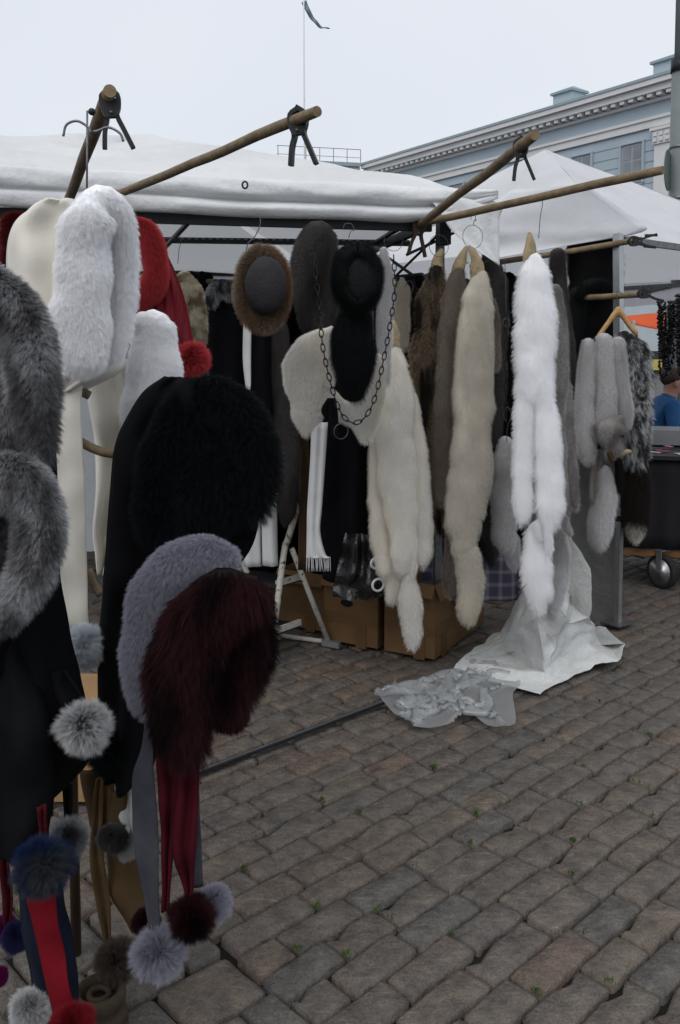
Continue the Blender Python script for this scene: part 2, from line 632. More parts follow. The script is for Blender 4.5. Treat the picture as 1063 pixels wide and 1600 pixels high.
stones = []
rnd = random.Random(3)
ROW = .100
b0 = ground(337.6, 1462)
aB = b0.dot(A_) - .012          # the course where the bond changes
bB = b0.dot(B_)
def in_view(p):
    if p.y < 1.75 or p.y > 13: return False
    px = 531.5 + F * p.x / p.y
    return -110 < px < 1175
for r in range(-40, 95):
    bb = bB + (r + .5) * ROW
    a = aB + (0.0 if r % 2 else .13) + rnd.uniform(-.02, .02)
    first = True
    while a < 11:
        L = rnd.choice([.185, .21, .225, .24, .25, .265])
        if first and r % 2 == 0:
            p = A_ * (aB + .058) + B_ * bb
            if in_view(p): stones.append((p, .112, ROW - .0075))
            first = False
        p = A_ * (a + L / 2) + B_ * bb
        if in_view(p): stones.append((p, L - .008, ROW - .0075))
        a += L
for r in range(-14, 60):        # the larger stones on the other side of that course
    hh = .185
    bb = bB - .06 + (r + .5) * hh
    a = aB - .006 - (.0 if r % 2 else .1)
    if r % 2 == 0:
        p = A_ * (aB - .053) + B_ * bb
        if in_view(p): stones.append((p, .09, hh - .014))
    while a > -9:
        L = rnd.choice([.16, .19, .21])
        p = A_ * (a - L / 2) + B_ * bb
        if in_view(p): stones.append((p, L - .014, hh - .014))
        a -= L
stones.sort(key=lambda s: s[0].length)
VAR = {}
def get_variant(L, Wd):
    key = (round(L, 3), round(Wd, 3))
    VAR.setdefault(key, [])
    lst = VAR[key]
    if len(lst) < 7:
        V, Fc = stone_mesh('paving_stone', L, Wd, len(VAR) * 17 + len(lst) * 3.7)
        me = bpy.data.meshes.new('paving_stone')
        me.from_pydata(V, [], Fc)
        me.polygons.foreach_set('use_smooth', [True] * len(me.polygons))
        me.materials.append(STONE)
        lst.append((me, V, Fc))
        return lst[-1]
    return rnd.choice(lst)
angA = math.atan2(A_.y, A_.x)
BV, BF, BT = [], [], []
shown = 0
for k, (p, L, Wd) in enumerate(stones):
    me, V, Fc = get_variant(L, Wd)
    z = rnd.uniform(-.005, .004)
    ang = angA + rnd.uniform(-.025, .025) + (math.pi if rnd.random() < .5 else 0)
    px = 531.5 + F * p.x / p.y
    py = HOR + F * H / p.y
    vis = -20 < px < 1085 and py < 1625 and not (px < 240 and py < 1215) and not (px < 420 and py < 1090) and not (px < 800 and py < 985)
    if vis and shown < 300:
        shown += 1
        o = bpy.data.objects.new('paving_stone', me)
        COL.objects.link(o)
        o.location = (p.x - g.location.x, p.y - g.location.y, z - g.location.z)
        o.rotation_euler = (rnd.uniform(-.015, .015), rnd.uniform(-.012, .012), ang)
        o.parent = g
    else:
        n0 = len(BV)
        c, s = math.cos(ang), math.sin(ang)
        BV += [(p.x + x * c - y * s, p.y + x * s + y * c, zz + z) for x, y, zz in V]
        BF += [tuple(i + n0 for i in q) for q in Fc]
        BT += [rnd.random()] * len(V)
o = M('paving_stones', (BV, BF), STONE, g)
tag(o, kind='stuff')
ta = o.data.attributes.new('tone', 'FLOAT', 'POINT')
ta.data.foreach_set('value', BT)

# little weeds in the joints
WV, WF = [], []
for k in range(90):
    if k < 24:
        px, py = [(512, 1246), (540, 1285), (660, 1205), (710, 1280), (752, 1294), (870, 1330), (900, 1357), (905, 1247), (1018, 1280), (362, 1350), (455, 1430), (465, 1472), (503, 1452), (603, 1433), (685, 1461), (968, 1521), (848, 1545), (850, 1020), (1010, 1150), (1042, 998), (1043, 1027), (905, 977), (690, 1200), (990, 1268)][k]
        p0 = ground(px, py)
        st = min(stones[:700], key=lambda q: min((q[0] + A_ * (q[1] / 2) - p0).length, (q[0] - A_ * (q[1] / 2) - p0).length))
        e_ = [st[0] + A_ * (st[1] / 2 + .002) + B_ * .035, st[0] - A_ * (st[1] / 2 + .002) - B_ * .035, st[0] + A_ * (st[1] / 2 + .002) - B_ * .04]
        p0 = min(e_, key=lambda q: (q - p0).length)
        nb, rad = rnd.randrange(8, 30), rnd.uniform(.006, .016)
    else:
        st = stones[rnd.randrange(min(520, len(stones)))]
        p0 = st[0] + A_ * (st[1] / 2 + .004) + B_ * rnd.uniform(-.04, .04)
        nb, rad = 5, .008
    for b in range(nb):
        a = rnd.random() * 6.28
        q = p0 + Vector((math.cos(a), math.sin(a), 0)) * rad * rnd.random() ** .5
        hgt = rnd.uniform(.006, .017)
        d = Vector((rnd.uniform(-1, 1), rnd.uniform(-1, 1), 0)) * .007
        sdv = Vector((math.cos(a + 1.3), math.sin(a + 1.3), 0)) * .0022
        n0 = len(WV)
        zb = Vector((0, 0, .001))
        WV += [q - sdv + zb, q + sdv + zb, q + d * .6 + sdv * 1.2 + Vector((0, 0, hgt * .7)), q + d + Vector((0, 0, hgt))]
        WF += [(n0, n0 + 1, n0 + 2), (n0, n0 + 2, n0 + 3)]
o = M('weeds', (WV, WF), MOSS, None, False)
tag(o, 'small green weeds sprouting in the joints of the paving', 'weeds', kind='stuff')

# steel rail lying on the stones
ra, rb = ground(250, 1233, .012), ground(640, 1084, .012)
t = thing('steel_rail', 'dark flat steel rail lying across the paving with a bright edge', 'rail', (ra + rb) / 2)
M('rail_base', bar(ra + Vector((0, 0, .006)), rb + Vector((0, 0, .006)), .03, .005), DMETAL, t, False)
pv = Vector((0, 0, 1)).cross((rb - ra).normalized())
M('rail_edge', bar(ra + pv * .004 + Vector((0, 0, .010)), rb + pv * .004 + Vector((0, 0, .010)), .0035, .004), ALU, t, False)  # narrow strip of lighter metal along the rail
M('rail_flange', bar(ra - pv * .013 + Vector((0, 0, .010)), rb - pv * .013 + Vector((0, 0, .010)), .004, .004), DMETAL, t, False)

# ---------------------------------------------------------------- pale blue building far behind
BLUEW = plain('blue_grey_render', (.37, .44, .49), .85, .05, .6, 0)
WHITEW = plain('white_stucco', (.62, .62, .62), .85, .05, .8, 0)
ROOFM = plain('green_grey_roof', (.26, .33, .35), .7, .1, 1, 0)
GLASS = plain('dark_window_glass', (.2, .22, .24), .2, .2, 1, 0)
FRAMEM = plain('grey_window_frame', (.30, .33, .36), .7, .05, 2, 0)
P0 = Vector((15.4, 41.7, 0))
D = Vector((-.558, .83, 0)).normalized()
N = Vector((-D.y, D.x, 0))
N = -N if N.y > 0 else N            # towards the viewer
UP = Vector((0, 0, 1))
bl = thing('stone_building', 'long pale blue and white classical building with dentil cornice and roof chimneys', 'building', P0)
def fb(name, s0, s1, z0, z1, out0, out1, mat, parent=bl):
    c = P0 + D * ((s0 + s1) / 2) + N * ((out0 + out1) / 2) + UP * ((z0 + z1) / 2)
    return M(name, box(c, s1 - s0, out1 - out0, z1 - z0, (D, N, UP)), mat, parent, False)
S0, S1 = -9, 23.8
fb('wall', S0, S1, 0, 13.25, -9, 0, BLUEW)
fb('band', S0, S1, 11.95, 12.42, .003, .16, WHITEW)
fb('band', S0, S1, 12.30, 12.44, .163, .24, WHITEW)
fb('cornice', S0, S1, 13.1, 13.25, .003, .2, WHITEW)
fb('cornice', S0, S1, 13.42, 13.72, -8, .65, WHITEW)
fb('cornice', S0, S1, 13.723, 13.96, -8, .85, WHITEW)
dv = []
s = S0
while s < S1:
    c = P0 + D * (s + .14) + N * .3 + UP * 13.335
    dv.append(box(c, .26, .55, .165, (D, N, UP)))
    s += .52
tag(M('dentils', join(*dv), WHITEW, bl, False), kind='stuff')
rf = M('roof', loft([[P0 + D * S0 + N * .9 + UP * 13.963, P0 + D * S0 + N * .9 + UP * 14.1, P0 + D * S0 - N * 5 + UP * 14.35, P0 + D * S0 - N * 9 + UP * 13.963],
                [P0 + D * S1 + N * .9 + UP * 13.963, P0 + D * S1 + N * .9 + UP * 14.1, P0 + D * S1 - N * 5 + UP * 14.35, P0 + D * S1 - N * 9 + UP * 13.963]]), ROOFM, bl, False)
for s, wd in ((6.9, 1.25), (.55, 1.5)):
    c = P0 + D * s - N * .6 - UP * .45
    ch = M('chimney', box(c + UP * 14.75, wd, 1.1, 1.2, (D, N, UP)), BLUEW, rf, False)
    cap = [c + D * (i * wd * .58) + N * (j * .68) + UP * 15.353 for i, j in ((-1, -1), (1, -1), (1, 1), (-1, 1))]
    top = [c + D * (i * wd * .58) + N * (j * .68) + UP * 15.47 for i, j in ((-1, -1), (1, -1), (1, 1), (-1, 1))]
    ri = [c - D * wd * .2 + UP * 15.75, c + D * wd * .2 + UP * 15.75]
    M('chimney_cap', (cap + top + ri, [(0, 1, 2, 3), (0, 4, 5, 1), (1, 5, 6, 2), (2, 6, 7, 3), (3, 7, 4, 0), (4, 8, 9, 5), (6, 9, 8, 7), (5, 9, 6), (4, 7, 8)]), ROOFM, rf, False)
for k in range(23):                 # rusticated courses of the wall
    fb('stone_course', .95 + 0, S1 - .2, 11.40 - k * .5 + .03, 11.90 - k * .5 - .03, .003, .035, BLUEW)
for s in (.5, 24.0):
    fb('pilaster', s - .45, s + .45, 1, 11.1, .003, .22, WHITEW)
    fb('pilaster_capital', s - .5, s + .5, 11.1, 11.72, .003, .3, WHITEW)
    fb('capital_slab', s - .62, s + .62, 11.72, 11.86, .003, .38, WHITEW)
    for i in (-1, 0, 1):
        for z in (11.2, 11.45):
            fb('capital_leaf', s + i * .33 - .1, s + i * .33 + .1, z, z + .18, .303, .37, WHITEW)
for s in (-2.3, 2.3, 5.4, 8.6, 11.8, 15.0, 18.2, 21.3):
    wi = fb('window', s - .62, s + .62, 9.55, 11.42, .038, .075, FRAMEM)
    for i in (-1, 1):
        fb('pane', s + i * .28 - .22, s + i * .28 + .22, 9.65, 10.6, .078, .09, GLASS, wi)
        fb('pane', s + i * .28 - .22, s + i * .28 + .22, 10.68, 11.3, .078, .09, GLASS, wi)
    fb('lintel', s - .72, s + .72, 11.425, 11.5, .038, .16, BLUEW)
    fb('reveal', s - .72, s - .625, 9.5, 11.42, .038, .16, BLUEW)
    fb('reveal', s + .625, s + .72, 9.5, 11.42, .038, .16, BLUEW)
# left wing with a roof railing
PL = P0 + D * S1
D2 = Vector((-.86, -.2, 0)).normalized()
N2 = Vector((D2.y, -D2.x, 0))
N2 = -N2 if N2.y > 0 else N2
wg = thing('roof_wing', 'far pale building wing with thin roof railing behind the tent', 'building', PL)
def wb(name, s0, s1, z0, z1, o0, o1, mat):
    c = PL + D2 * ((s0 + s1) / 2) + N2 * ((o0 + o1) / 2) + UP * ((z0 + z1) / 2)
    return M(name, box(c, s1 - s0, o1 - o0, z1 - z0, (D2, N2, UP)), mat, wg, False)
wb('wall', .9, 16, 0, 13.2, -8, 0, WHITEW)
wb('cornice', .9, 16.2, 13.203, 13.8, -8, .5, WHITEW)
wb('roof', .95, 16.3, 13.803, 14.05, -8, .7, ROOFM)
for k in range(7):
    wb('railing_post', .6 + k * .95, .64 + k * .95, 14.053, 15.15, -.5, -.46, GMETAL)
wb('railing_bar', .6, 6.4, 15.153, 15.19, -.5, -.46, GMETAL)
wb('railing_bar', .6, 6.4, 14.6, 14.63, -.455, -.43, GMETAL)

# flag mast with a pennant
mp_ = at(476, 215, 60)
t = thing('flag_mast', 'tall thin flag mast with a drooping pennant against the sky', 'flagpole', (mp_.x, 60, 0))
M('mast', wire([(mp_.x, 60, 0), (mp_.x, 60, 15), (at(474.5, -40, 60).x, 60, at(474, -40, 60).z)], .05, 6), WHITEW, t)
pn = crm([(475, 2), (482, 18), (492, 33), (503, 43), (515, 44)], 5)
V = []
for i, p in enumerate(pn):
    q = at(p[0], p[1], 60)
    hw = .16 * (1 - i / len(pn) * .7)
    V += [q + Vector((hw, .1 * math.sin(i), hw * .5)), q - Vector((hw, -.1 * math.sin(i), hw * .5))]
M('pennant', (V, [(2 * i, 2 * i + 1, 2 * i + 3, 2 * i + 2) for i in range(len(pn) - 1)]), plain('pennant_cloth', (.14, .19, .23), .8, .1, 3, 0), t, solid=.02)

# street lamp post with a round sign
POSTM = plain('grey_green_post', (.15, .17, .17), .6, .12, 4, .05)
SIGNG = plain('green_sign_back', (.10, .14, .12), .5, .1, 4, 0)
lp = at(1061, 300, 9)
t = thing('lamp_post', 'grey steel lamp post at the right edge carrying round signs', 'lamp post', (lp.x, 9, 0))
M('pole', wire([(lp.x, 9, 0), (lp.x, 9, 4.28)], .098, 20), POSTM, t)
M('upper_pole', wire([(lp.x, 9, 4.30), (lp.x, 9, 7)], .075, 20), POSTM, t)
M('collar', wire([(lp.x, 9, 4.24), (lp.x, 9, 4.36)], .108, 20), DMETAL, t)
def disc(c, r, ax, th):
    ax = ax.normalized()
    u = ax.cross(UP).normalized()
    v = u.cross(ax)
    return loft([[c + ax * (th * k) + (u * math.cos(q) + v * math.sin(q)) * r for q in np.linspace(0, 2 * math.pi, 32, endpoint=False)] for k in (-.5, .5)])
c1 = at(1044, 266, 8.9)
M('round_sign', disc(c1, .2, Vector((.86, -.5, 0)), .008), SIGNG, t, False)
c2 = at(1056, 402, 8.95)
M('round_sign', disc(c2, .17, Vector((.8, -.6, 0)), .008), SIGNG, t, False)
for z in (3.0, 3.5):
    M('band', wire([(lp.x, 9, z), (lp.x, 9, z + .025)], .104, 20), GMETAL, t)

# ---------------------------------------------------------------- second tent, right
def sheet(p00, p10, p11, p01, nx, ny, sag=0, nz=.0, sc_=3, seed=0, drop=None):
    V = []
    for j in range(ny + 1):
        for i in range(nx + 1):
            u, v = i / nx, j / ny
            p = p00 * ((1 - u) * (1 - v)) + p10 * (u * (1 - v)) + p11 * (u * v) + p01 * ((1 - u) * v)
            k = 4 * u * (1 - u) * (1 - v) if drop is None else drop(u, v)
            p = p + Vector((0, 0, -sag * k)) + Vector((.3, .5, 1)) * nz * noise.noise(p * sc_ + Vector((seed, 0, 0)))
            V.append(p)
    n = nx + 1
    return V, [(j * n + i, j * n + i + 1, (j + 1) * n + i + 1, (j + 1) * n + i) for j in range(ny) for i in range(nx)]

u2, v2 = Vector((.78, .626, 0)), Vector((-.626, .78, 0))
C2 = at(975, 366, 4.85)
ap2 = at(852, 233, 6.9)
L2 = 2.9
cor = [C2, C2 + u2 * L2, C2 + u2 * L2 + v2 * L2, C2 + v2 * L2]
t2 = thing('market_tent', 'white pyramid market tent with pointed peak behind the long white pelts', 'tent', (C2.x, C2.y, 0), 'market tents')
for i in range(4):
    a, b = cor[i], cor[(i + 1) % 4]
    M('roof_panel', sheet(a, b, ap2, ap2, 16, 12, .02, .012, 2.5, i), CANVAS2, t2)
    if i in (1, 2):
        M('valance', sheet(a, b, b - UP * .22, a - UP * .22, 16, 3, 0, .02, 5, i), CANVAS2, t2)
for c in cor[1:3]:
    M('post', bar(c, Vector((c.x, c.y, 0)), .035, .035, u2), ALU, t2, False)
M('frame_bar', bar(cor[0] - UP * .03, cor[1] - UP * .03, .025, .035), GMETAL, t2, False)
M('frame_bar', bar(cor[1] - UP * .06, cor[2] - UP * .06, .025, .035), GMETAL, t2, False)
M('frame_bar', bar(cor[2] - UP * .06, cor[3] - UP * .06, .025, .035), GMETAL, t2, False)
for i in (1, 2):
    M('frame_strut', bar(cor[i] - UP * .25, cor[i] * .5 + cor[(i + 1) % 4] * .5 - UP * .02, .02, .03), GMETAL, t2, False)
    M('frame_strut', bar(cor[(i + 1) % 4] - UP * .25, cor[i] * .5 + cor[(i + 1) % 4] * .5 - UP * .07, .02, .03), GMETAL, t2, False)
# near corner leg
lt, lb = at(961, 600, 4.83), ground(965, 980)
M('post', bar(Vector((lt.x, lt.y, C2.z)), Vector((lb.x - .0, lb.y, .55)), .04, .04, u2), ALU, t2, False)
M('post', bar(Vector((lb.x, lb.y, .62)), Vector((lb.x, lb.y, .02)), .03, .03, u2), ALU, t2, False)
M('post_collar', box((lb.x, lb.y, .6), .05, .05, .03, (u2, v2, UP)), DMETAL, t2, False)
M('foot_plate', box((lb.x, lb.y, .028), .15, .12, .008, (u2, v2, UP)), GMETAL, t2, False)
# side wall of grey canvas hanging beside the leg
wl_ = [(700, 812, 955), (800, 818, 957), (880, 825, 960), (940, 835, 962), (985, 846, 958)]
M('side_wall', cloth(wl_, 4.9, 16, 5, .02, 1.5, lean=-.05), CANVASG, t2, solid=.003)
# white sheet clamped along the pole, its edge drooping in front
fl = cloth([(296, 800, 905), (330, 758, 955), (352, 742, 985), (368, 735, 990), (388, 732, 880, .05), (412, 728, 742, .1)], 5.0, 16, 5, .01, 1, lean=-.15)
M('front_flap', fl, CANVAS2, t2, solid=.002)

# orange awning and pale stall far right
ORG_M = plain('orange_canvas', (.5, .075, .02), .8, .08, 3, .1)
t = thing('orange_awning', 'bright orange stall awning in the distance at the right edge', 'awning', ground(1040, 700))
q = [at(972, 494, 12), at(1150, 484, 11.2), at(1150, 518, 10.9), at(972, 503, 11.7)]
M('canopy', sheet(q[3], q[2], q[1], q[0], 12, 4, .05, .03, 2), ORG_M, t, solid=.01)
for px in (990, 1120):
    b_ = at(px, 500, 11.6)
    M('post', bar(b_, Vector((b_.x, b_.y, 0)), .04, .04, Vector((1, 0, 0))), ALU, t, False)
t = thing('kiosk', 'pale grey kiosk with a small yellow notice behind the seated person', 'kiosk', (5.6, 14.6, 0))
PALE = plain('pale_panel', (.42, .47, .5), .7, .08, 2, 0)
M('wall', box((6.4, 15, 1.25), 5, 1, 2.5), PALE, t, False)
M('counter_band', box((6.4, 14.44, .6), 5.1, .1, 1.1), plain('grey_panel', (.2, .2, .2), .7, .1, 2, 0), t, False)
for k in range(4):
    M('window_mullion', box((4.3 + k * 1.1, 14.47, 1.8), .06, .05, 1.0), GMETAL, t, False)
sg = at(1026, 570, 14.3)
M('notice', box(sg, .17, .02, .17), plain('yellow_notice', (.5, .4, .1), .6, .2, 20, 0), t, False)
M('notice_board', box(sg + Vector((.03, .035, .05)), .3, .02, .34), plain('dark_notice_board', (.03, .035, .035), .6, .2, 9, 0), t, False)

# wheeled stall counter with black skirt
SKIRT = plain('black_skirt_cloth', (.010, .010, .012), .85, .2, 3, .1, 40)
tb = thing('stall_counter', 'wheeled market counter with black cloth skirt and caster wheel', 'counter', (2.5, 6.0, 0))
ca, cb_ = Vector((1.72, 5.62, 0)), Vector((3.3, 5.15, 0))
cu = (cb_ - ca).normalized()
cv = Vector((-cu.y, cu.x, 0))
V = []
for j in range(7):
    for i in range(61):
        p = ca + cu * (i / 60 * 1.65) + UP * (.25 + .57 * j / 6)
        V.append(p - cv * (.012 * math.sin(i * 1.1) * (1 - j / 9)))
M('skirt', (V, [(j * 61 + i, j * 61 + i + 1, (j + 1) * 61 + i + 1, (j + 1) * 61 + i) for j in range(6) for i in range(60)]), SKIRT, tb, solid=.004)
M('skirt', sheet(ca + UP * .25, ca + cv * .9 + UP * .25, ca + cv * .9 + UP * .82, ca + UP * .82, 20, 4, 0, .02, 6), SKIRT, tb, solid=.004)
M('counter_top', box(ca + cu * .8 + cv * .44 + UP * .835, 1.72, .96, .025, (cu, cv, UP)), DMETAL, tb, False)
M('underframe', box(ca + cu * .8 + cv * .44 + UP * .22, 1.6, .85, .03, (cu, cv, UP)), plain('orange_frame', (.22, .09, .02), .6, .3, 9, 0), tb, False)
wc = ground(1036, 921)
wc = Vector((wc.x, wc.y + .02, .112))
def wheel(c, r, wd, ax, parent):
    u = ax.cross(UP).normalized()
    prof = [(r * .7, -wd / 2), (r * .9, -wd / 2), (r, -wd * .3), (r, wd * .3), (r * .9, wd / 2), (r * .62, wd / 2)]
    V, Fc = [], []
    n, m = 28, len(prof)
    for i in range(n):
        q = 2 * math.pi * i / n
        for pr, po in prof:
            V.append(c + ax * po + (u * math.cos(q) + UP * math.sin(q)) * pr)
    for i in range(n):
        for j in range(m):
            Fc.append((i * m + j, ((i + 1) % n) * m + j, ((i + 1) % n) * m + (j + 1) % m, i * m + (j + 1) % m))
    wh_ = M('wheel', (V, Fc), plain('rubber', (.02, .02, .02), .8, .2, 20, 0), parent)
    M('rim', loft([[c + ax * o_ + (u * math.cos(q) + UP * math.sin(q)) * rr for q in np.linspace(0, 6.2832, 24, endpoint=False)] for o_, rr in ((-wd * .52, r * .74), (-wd * .1, r * .55), (-wd * .05, r * .2), (-wd * .5, r * .17), (-wd * .5, r * .03))]), ALU, wh_)
    return wh_
wax = Vector((.85, .5, 0)).normalized()
wheel(wc, .11, .05, wax, tb)
M('caster_fork', join(bar(wc + wax * .035, wc + wax * .035 + UP * .14, .04, .006, wax), bar(wc - wax * .035, wc - wax * .035 + UP * .14, .04, .006, wax), box(wc + UP * .135, .085, .05, .008, (wax, Vector((-wax.y, wax.x, 0)), UP))), ALU, tb, False)
wheel(wc + Vector((1.1, -.3, 0)), .11, .05, wax, tb)
# goods on the counter
dt = M('display_tray', join(box(ca + cu * .45 + cv * .7 + UP * .91, .9, .35, .1, (cu, cv, UP))), plain('grey_tray_cloth', (.2, .21, .22), .8, .15, 8, .2), None, False)
tag(dt, 'grey cloth covered display tray on the counter', 'tray')
rb_ = random.Random(5)
SM = [plain('trinket_' + n_, c, .5, .2, 30, 0) for n_, c in (('white', (.5, .5, .5)), ('red', (.3, .03, .05)), ('blue', (.05, .08, .2)), ('pink', (.45, .18, .24)))]
for k, (lab, mi) in enumerate((('folded white cards lying in a row on the counter front edge', 0), ('dark red trinket packets lying on the counter', 1), ('blue trinket packets lying nearest the silver pelt on the counter', 2), ('pink trinket packets lying on the counter beside the red ones', 3))):
    bx_ = []
    for j in range(9):
        c = ca + cu * (.06 + rb_.random() * .75) + cv * (.05 + k * .09 + rb_.random() * .08) + UP * (.853 + k * .006)
        an = rb_.random() * 3
        bx_.append(box(c, .07, .035, .004, (Vector((math.cos(an), math.sin(an), 0)), Vector((-math.sin(an), math.cos(an), 0)), UP)))
    o = M('trinket_packets', join(*bx_), SM[mi], None, False)
    tag(o, lab, 'trinkets', kind='stuff')
cp = ca + cu * .12 + cv * .7 + UP * .963
o = M('cup', loft([[cp + UP * z + Vector((math.cos(q), math.sin(q), 0)) * r for q in np.linspace(0, 6.2832, 16, endpoint=False)] for z, r in ((0, .03), (.07, .036), (.07, .033), (.01, .028))]), SM[0], None)
tag(o, 'small white paper cup standing on the display tray', 'cup')

# black beaded necklaces hanging at right edge
JET = plain('jet_beads', (.008, .008, .009), .35, .2, 20, 0, spec=.5)
for k, (x0, x1, yt, yb, Yd, lab) in enumerate(((1028, 1056, 472, 588, 5.1, 'bunch of black bead necklaces hanging nearest the wooden hanger'), (1055, 1082, 462, 585, 5.0, 'bunch of black bead necklaces cut by the right picture edge'))):
    t = thing('bead_necklaces', lab, 'necklaces', at(x0, yt, Yd))
    parts = []
    for s_ in range(14):
        a0, a1 = x0 + rb_.uniform(0, 11), x1 - rb_.uniform(0, 11)
        low = yb - rb_.uniform(8, 60) * (s_ > 0)
        for i in range(80):
            f = i / 79
            px = a0 + (a1 - a0) * (3 * f * f - 2 * f ** 3) * 1 + rb_.uniform(-1.5, 1.5)
            py = yt + (low - yt) * (1 - abs(2 * f - 1) ** 3) + rb_.uniform(-1, 1)
            c = at(px, py, Yd + rb_.uniform(-.03, .03))
            r = rb_.uniform(.007, .012)
            parts.append(([c + Vector(d) * r for d in ((1, 0, 0), (-1, 0, 0), (0, 1, 0), (0, -1, 0), (0, 0, 1), (0, 0, -1))],
                          [(0, 2, 4), (2, 1, 4), (1, 3, 4), (3, 0, 4), (2, 0, 5), (1, 2, 5), (3, 1, 5), (0, 3, 5)]))
    tag(M('beads', join(*parts), JET, t, False), kind='stuff')

# seated person in a blue jacket
def person():
    px = at(1050, 590, 7.7)
    X, Yp = px.x, 7.7
    J = {'pel': (X - .12, Yp, .62), 'bel': (X - .11, Yp, .78), 'che': (X - .07, Yp, .98), 'nk0': (X - .03, Yp, 1.08), 'nk1': (X, Yp, 1.14), 'hd': (X + .015, Yp, 1.22), 'hd2': (X + .01, Yp, 1.30),
         'shl': (X - .05, Yp - .17, 1.03), 'ell': (X - .06, Yp - .23, .80), 'wrl': (X + .17, Yp - .2, .82), 'hal': (X + .25, Yp - .17, .84),
         'shr': (X - .05, Yp + .17, 1.03), 'elr': (X - .02, Yp + .23, .80), 'wrr': (X + .19, Yp + .14, .84), 'har': (X + .27, Yp + .1, .86),
         'hil': (X - .1, Yp - .1, .58), 'knl': (X + .33, Yp - .12, .55), 'anl': (X + .34, Yp - .12, .1), 'tol': (X + .48, Yp - .12, .05),
         'hir': (X - .1, Yp + .1, .58), 'knr': (X + .33, Yp + .12, .55), 'anr': (X + .34, Yp + .12, .1), 'tor': (X + .48, Yp + .12, .05)}
    rad = {'pel': .15, 'bel': .14, 'che': .15, 'nk0': .08, 'nk1': .055, 'hd': .085, 'hd2': .08, 'shl': .075, 'ell': .052, 'wrl': .036, 'hal': .035, 'shr': .075, 'elr': .052, 'wrr': .036, 'har': .035,
           'hil': .09, 'knl': .065, 'anl': .045, 'tol': .035, 'hir': .09, 'knr': .065, 'anr': .045, 'tor': .035}
    Ed = [('pel', 'bel'), ('bel', 'che'), ('che', 'nk0'), ('nk0', 'nk1'), ('nk1', 'hd'), ('hd', 'hd2'), ('che', 'shl'), ('shl', 'ell'), ('ell', 'wrl'), ('wrl', 'hal'), ('che', 'shr'), ('shr', 'elr'), ('elr', 'wrr'), ('wrr', 'har'),
          ('pel', 'hil'), ('hil', 'knl'), ('knl', 'anl'), ('anl', 'tol'), ('pel', 'hir'), ('hir', 'knr'), ('knr', 'anr'), ('anr', 'tor')]
    names = list(J)
    # fingers
    for hnd in ('hal', 'har'):
        b = Vector(J[hnd])
        for q in range(5):
            d = Vector((.055 if q else .03, (-.028 + q * .014), -.012 if q else .03))
            k1, k2 = f'{hnd}{q}a', f'{hnd}{q}b'
            J[k1] = tuple(b + d * .6)
            J[k2] = tuple(b + d + Vector((.012, 0, -.018)))
            rad[k1] = .0095
            rad[k2] = .008
            Ed += [(hnd, k1), (k1, k2)]
    names = list(J)
    me = bpy.data.meshes.new('person')
    me.from_pydata([J[k] for k in names], [(names.index(a), names.index(b)) for a, b in Ed], [])
    o = bpy.data.objects.new('person_skeleton', me)
    COL.objects.link(o)
    o.modifiers.new('skin', 'SKIN')
    sub = o.modifiers.new('sub', 'SUBSURF')
    sub.levels = 2
    for i, k in enumerate(names):
        me.skin_vertices[0].data[i].radius = (rad[k], rad[k])
        me.skin_vertices[0].data[i].use_root = (k == 'pel')
    dg = bpy.context.evaluated_depsgraph_get()
    ev = bpy.data.meshes.new_from_object(o.evaluated_get(dg))
    bpy.data.objects.remove(o)
    V = [v.co.copy() for v in ev.vertices]
    # face: brow, nose and chin pulled out on the side he looks to
    hc = Vector(J['hd'])
    for v in V:
        d = v - hc
        if d.length < .16 and d.x > .03:
            if abs(d.y) < .02 and -.03 < d.z < .02: v.x += .022
            elif -.09 < d.z < -.05: v.x += .012
            elif .02 < d.z < .05 and abs(abs(d.y) - .03) < .018: v.x -= .008
    Fc = [tuple(p.vertices) for p in ev.polygons]
    root = thing('person', 'person in a blue jacket sitting turned to the right beyond the counter', 'person', (X - .1, Yp, 0))
    body = M('body', (V, Fc), plain('skin', (.42, .22, .15), .6, .1, 10, 0), root)
    body.data.materials.append(plain('blue_jacket', (.015, .085, .22), .8, .2, 8, .2))
    body.data.materials.append(plain('dark_jeans', (.02, .028, .05), .9, .2, 8, .1))
    for p in body.data.polygons:
        c = p.center + ORG[body.name]
        k = min(names, key=lambda n_: (Vector(J[n_]) - c).length)
        if k in ('hd', 'hd2', 'nk1') or k.startswith('ha'): p.material_index = 0
        elif k in ('pel', 'hil', 'hir', 'knl', 'knr', 'anl', 'anr', 'tol', 'tor'): p.material_index = 2
        else: p.material_index = 1
    M('hair', ball(hc + Vector((-.02, 0, .055)), .098, (1, .9, .85), 3, .12), plain('short_brown_hair', (.05, .035, .028), .8, .3, 60, .5, 200), root)
    for s_ in (-1, 1):
        M('ear', ball(hc + Vector((-.005, s_ * .083, -.005)), .026, (.8, .35, 1.2)), body.data.materials[0], root)
        M('eye', ball(hc + Vector((.078, s_ * .032, .028)), .009), DMETAL, root)
    M('mouth', ball(hc + Vector((.088, 0, -.05)), .014, (.5, 1.5, .3)), plain('lips', (.28, .1, .08), .6, .1, 9, 0), root)
    return X, Yp
PX, PY = person()
t = thing('bench', 'plain wooden bench under the seated person in blue', 'bench', (PX - .1, PY, 0))
M('seat', box((PX - .12, PY, .44), .45, 1.2, .04), POLE, t, False)
for i in (-1, 1):
    for j in (-1, 1):
        M('leg', box((PX - .12 + i * .18, PY + j * .5, .21), .04, .04, .42), POLE, t, False)

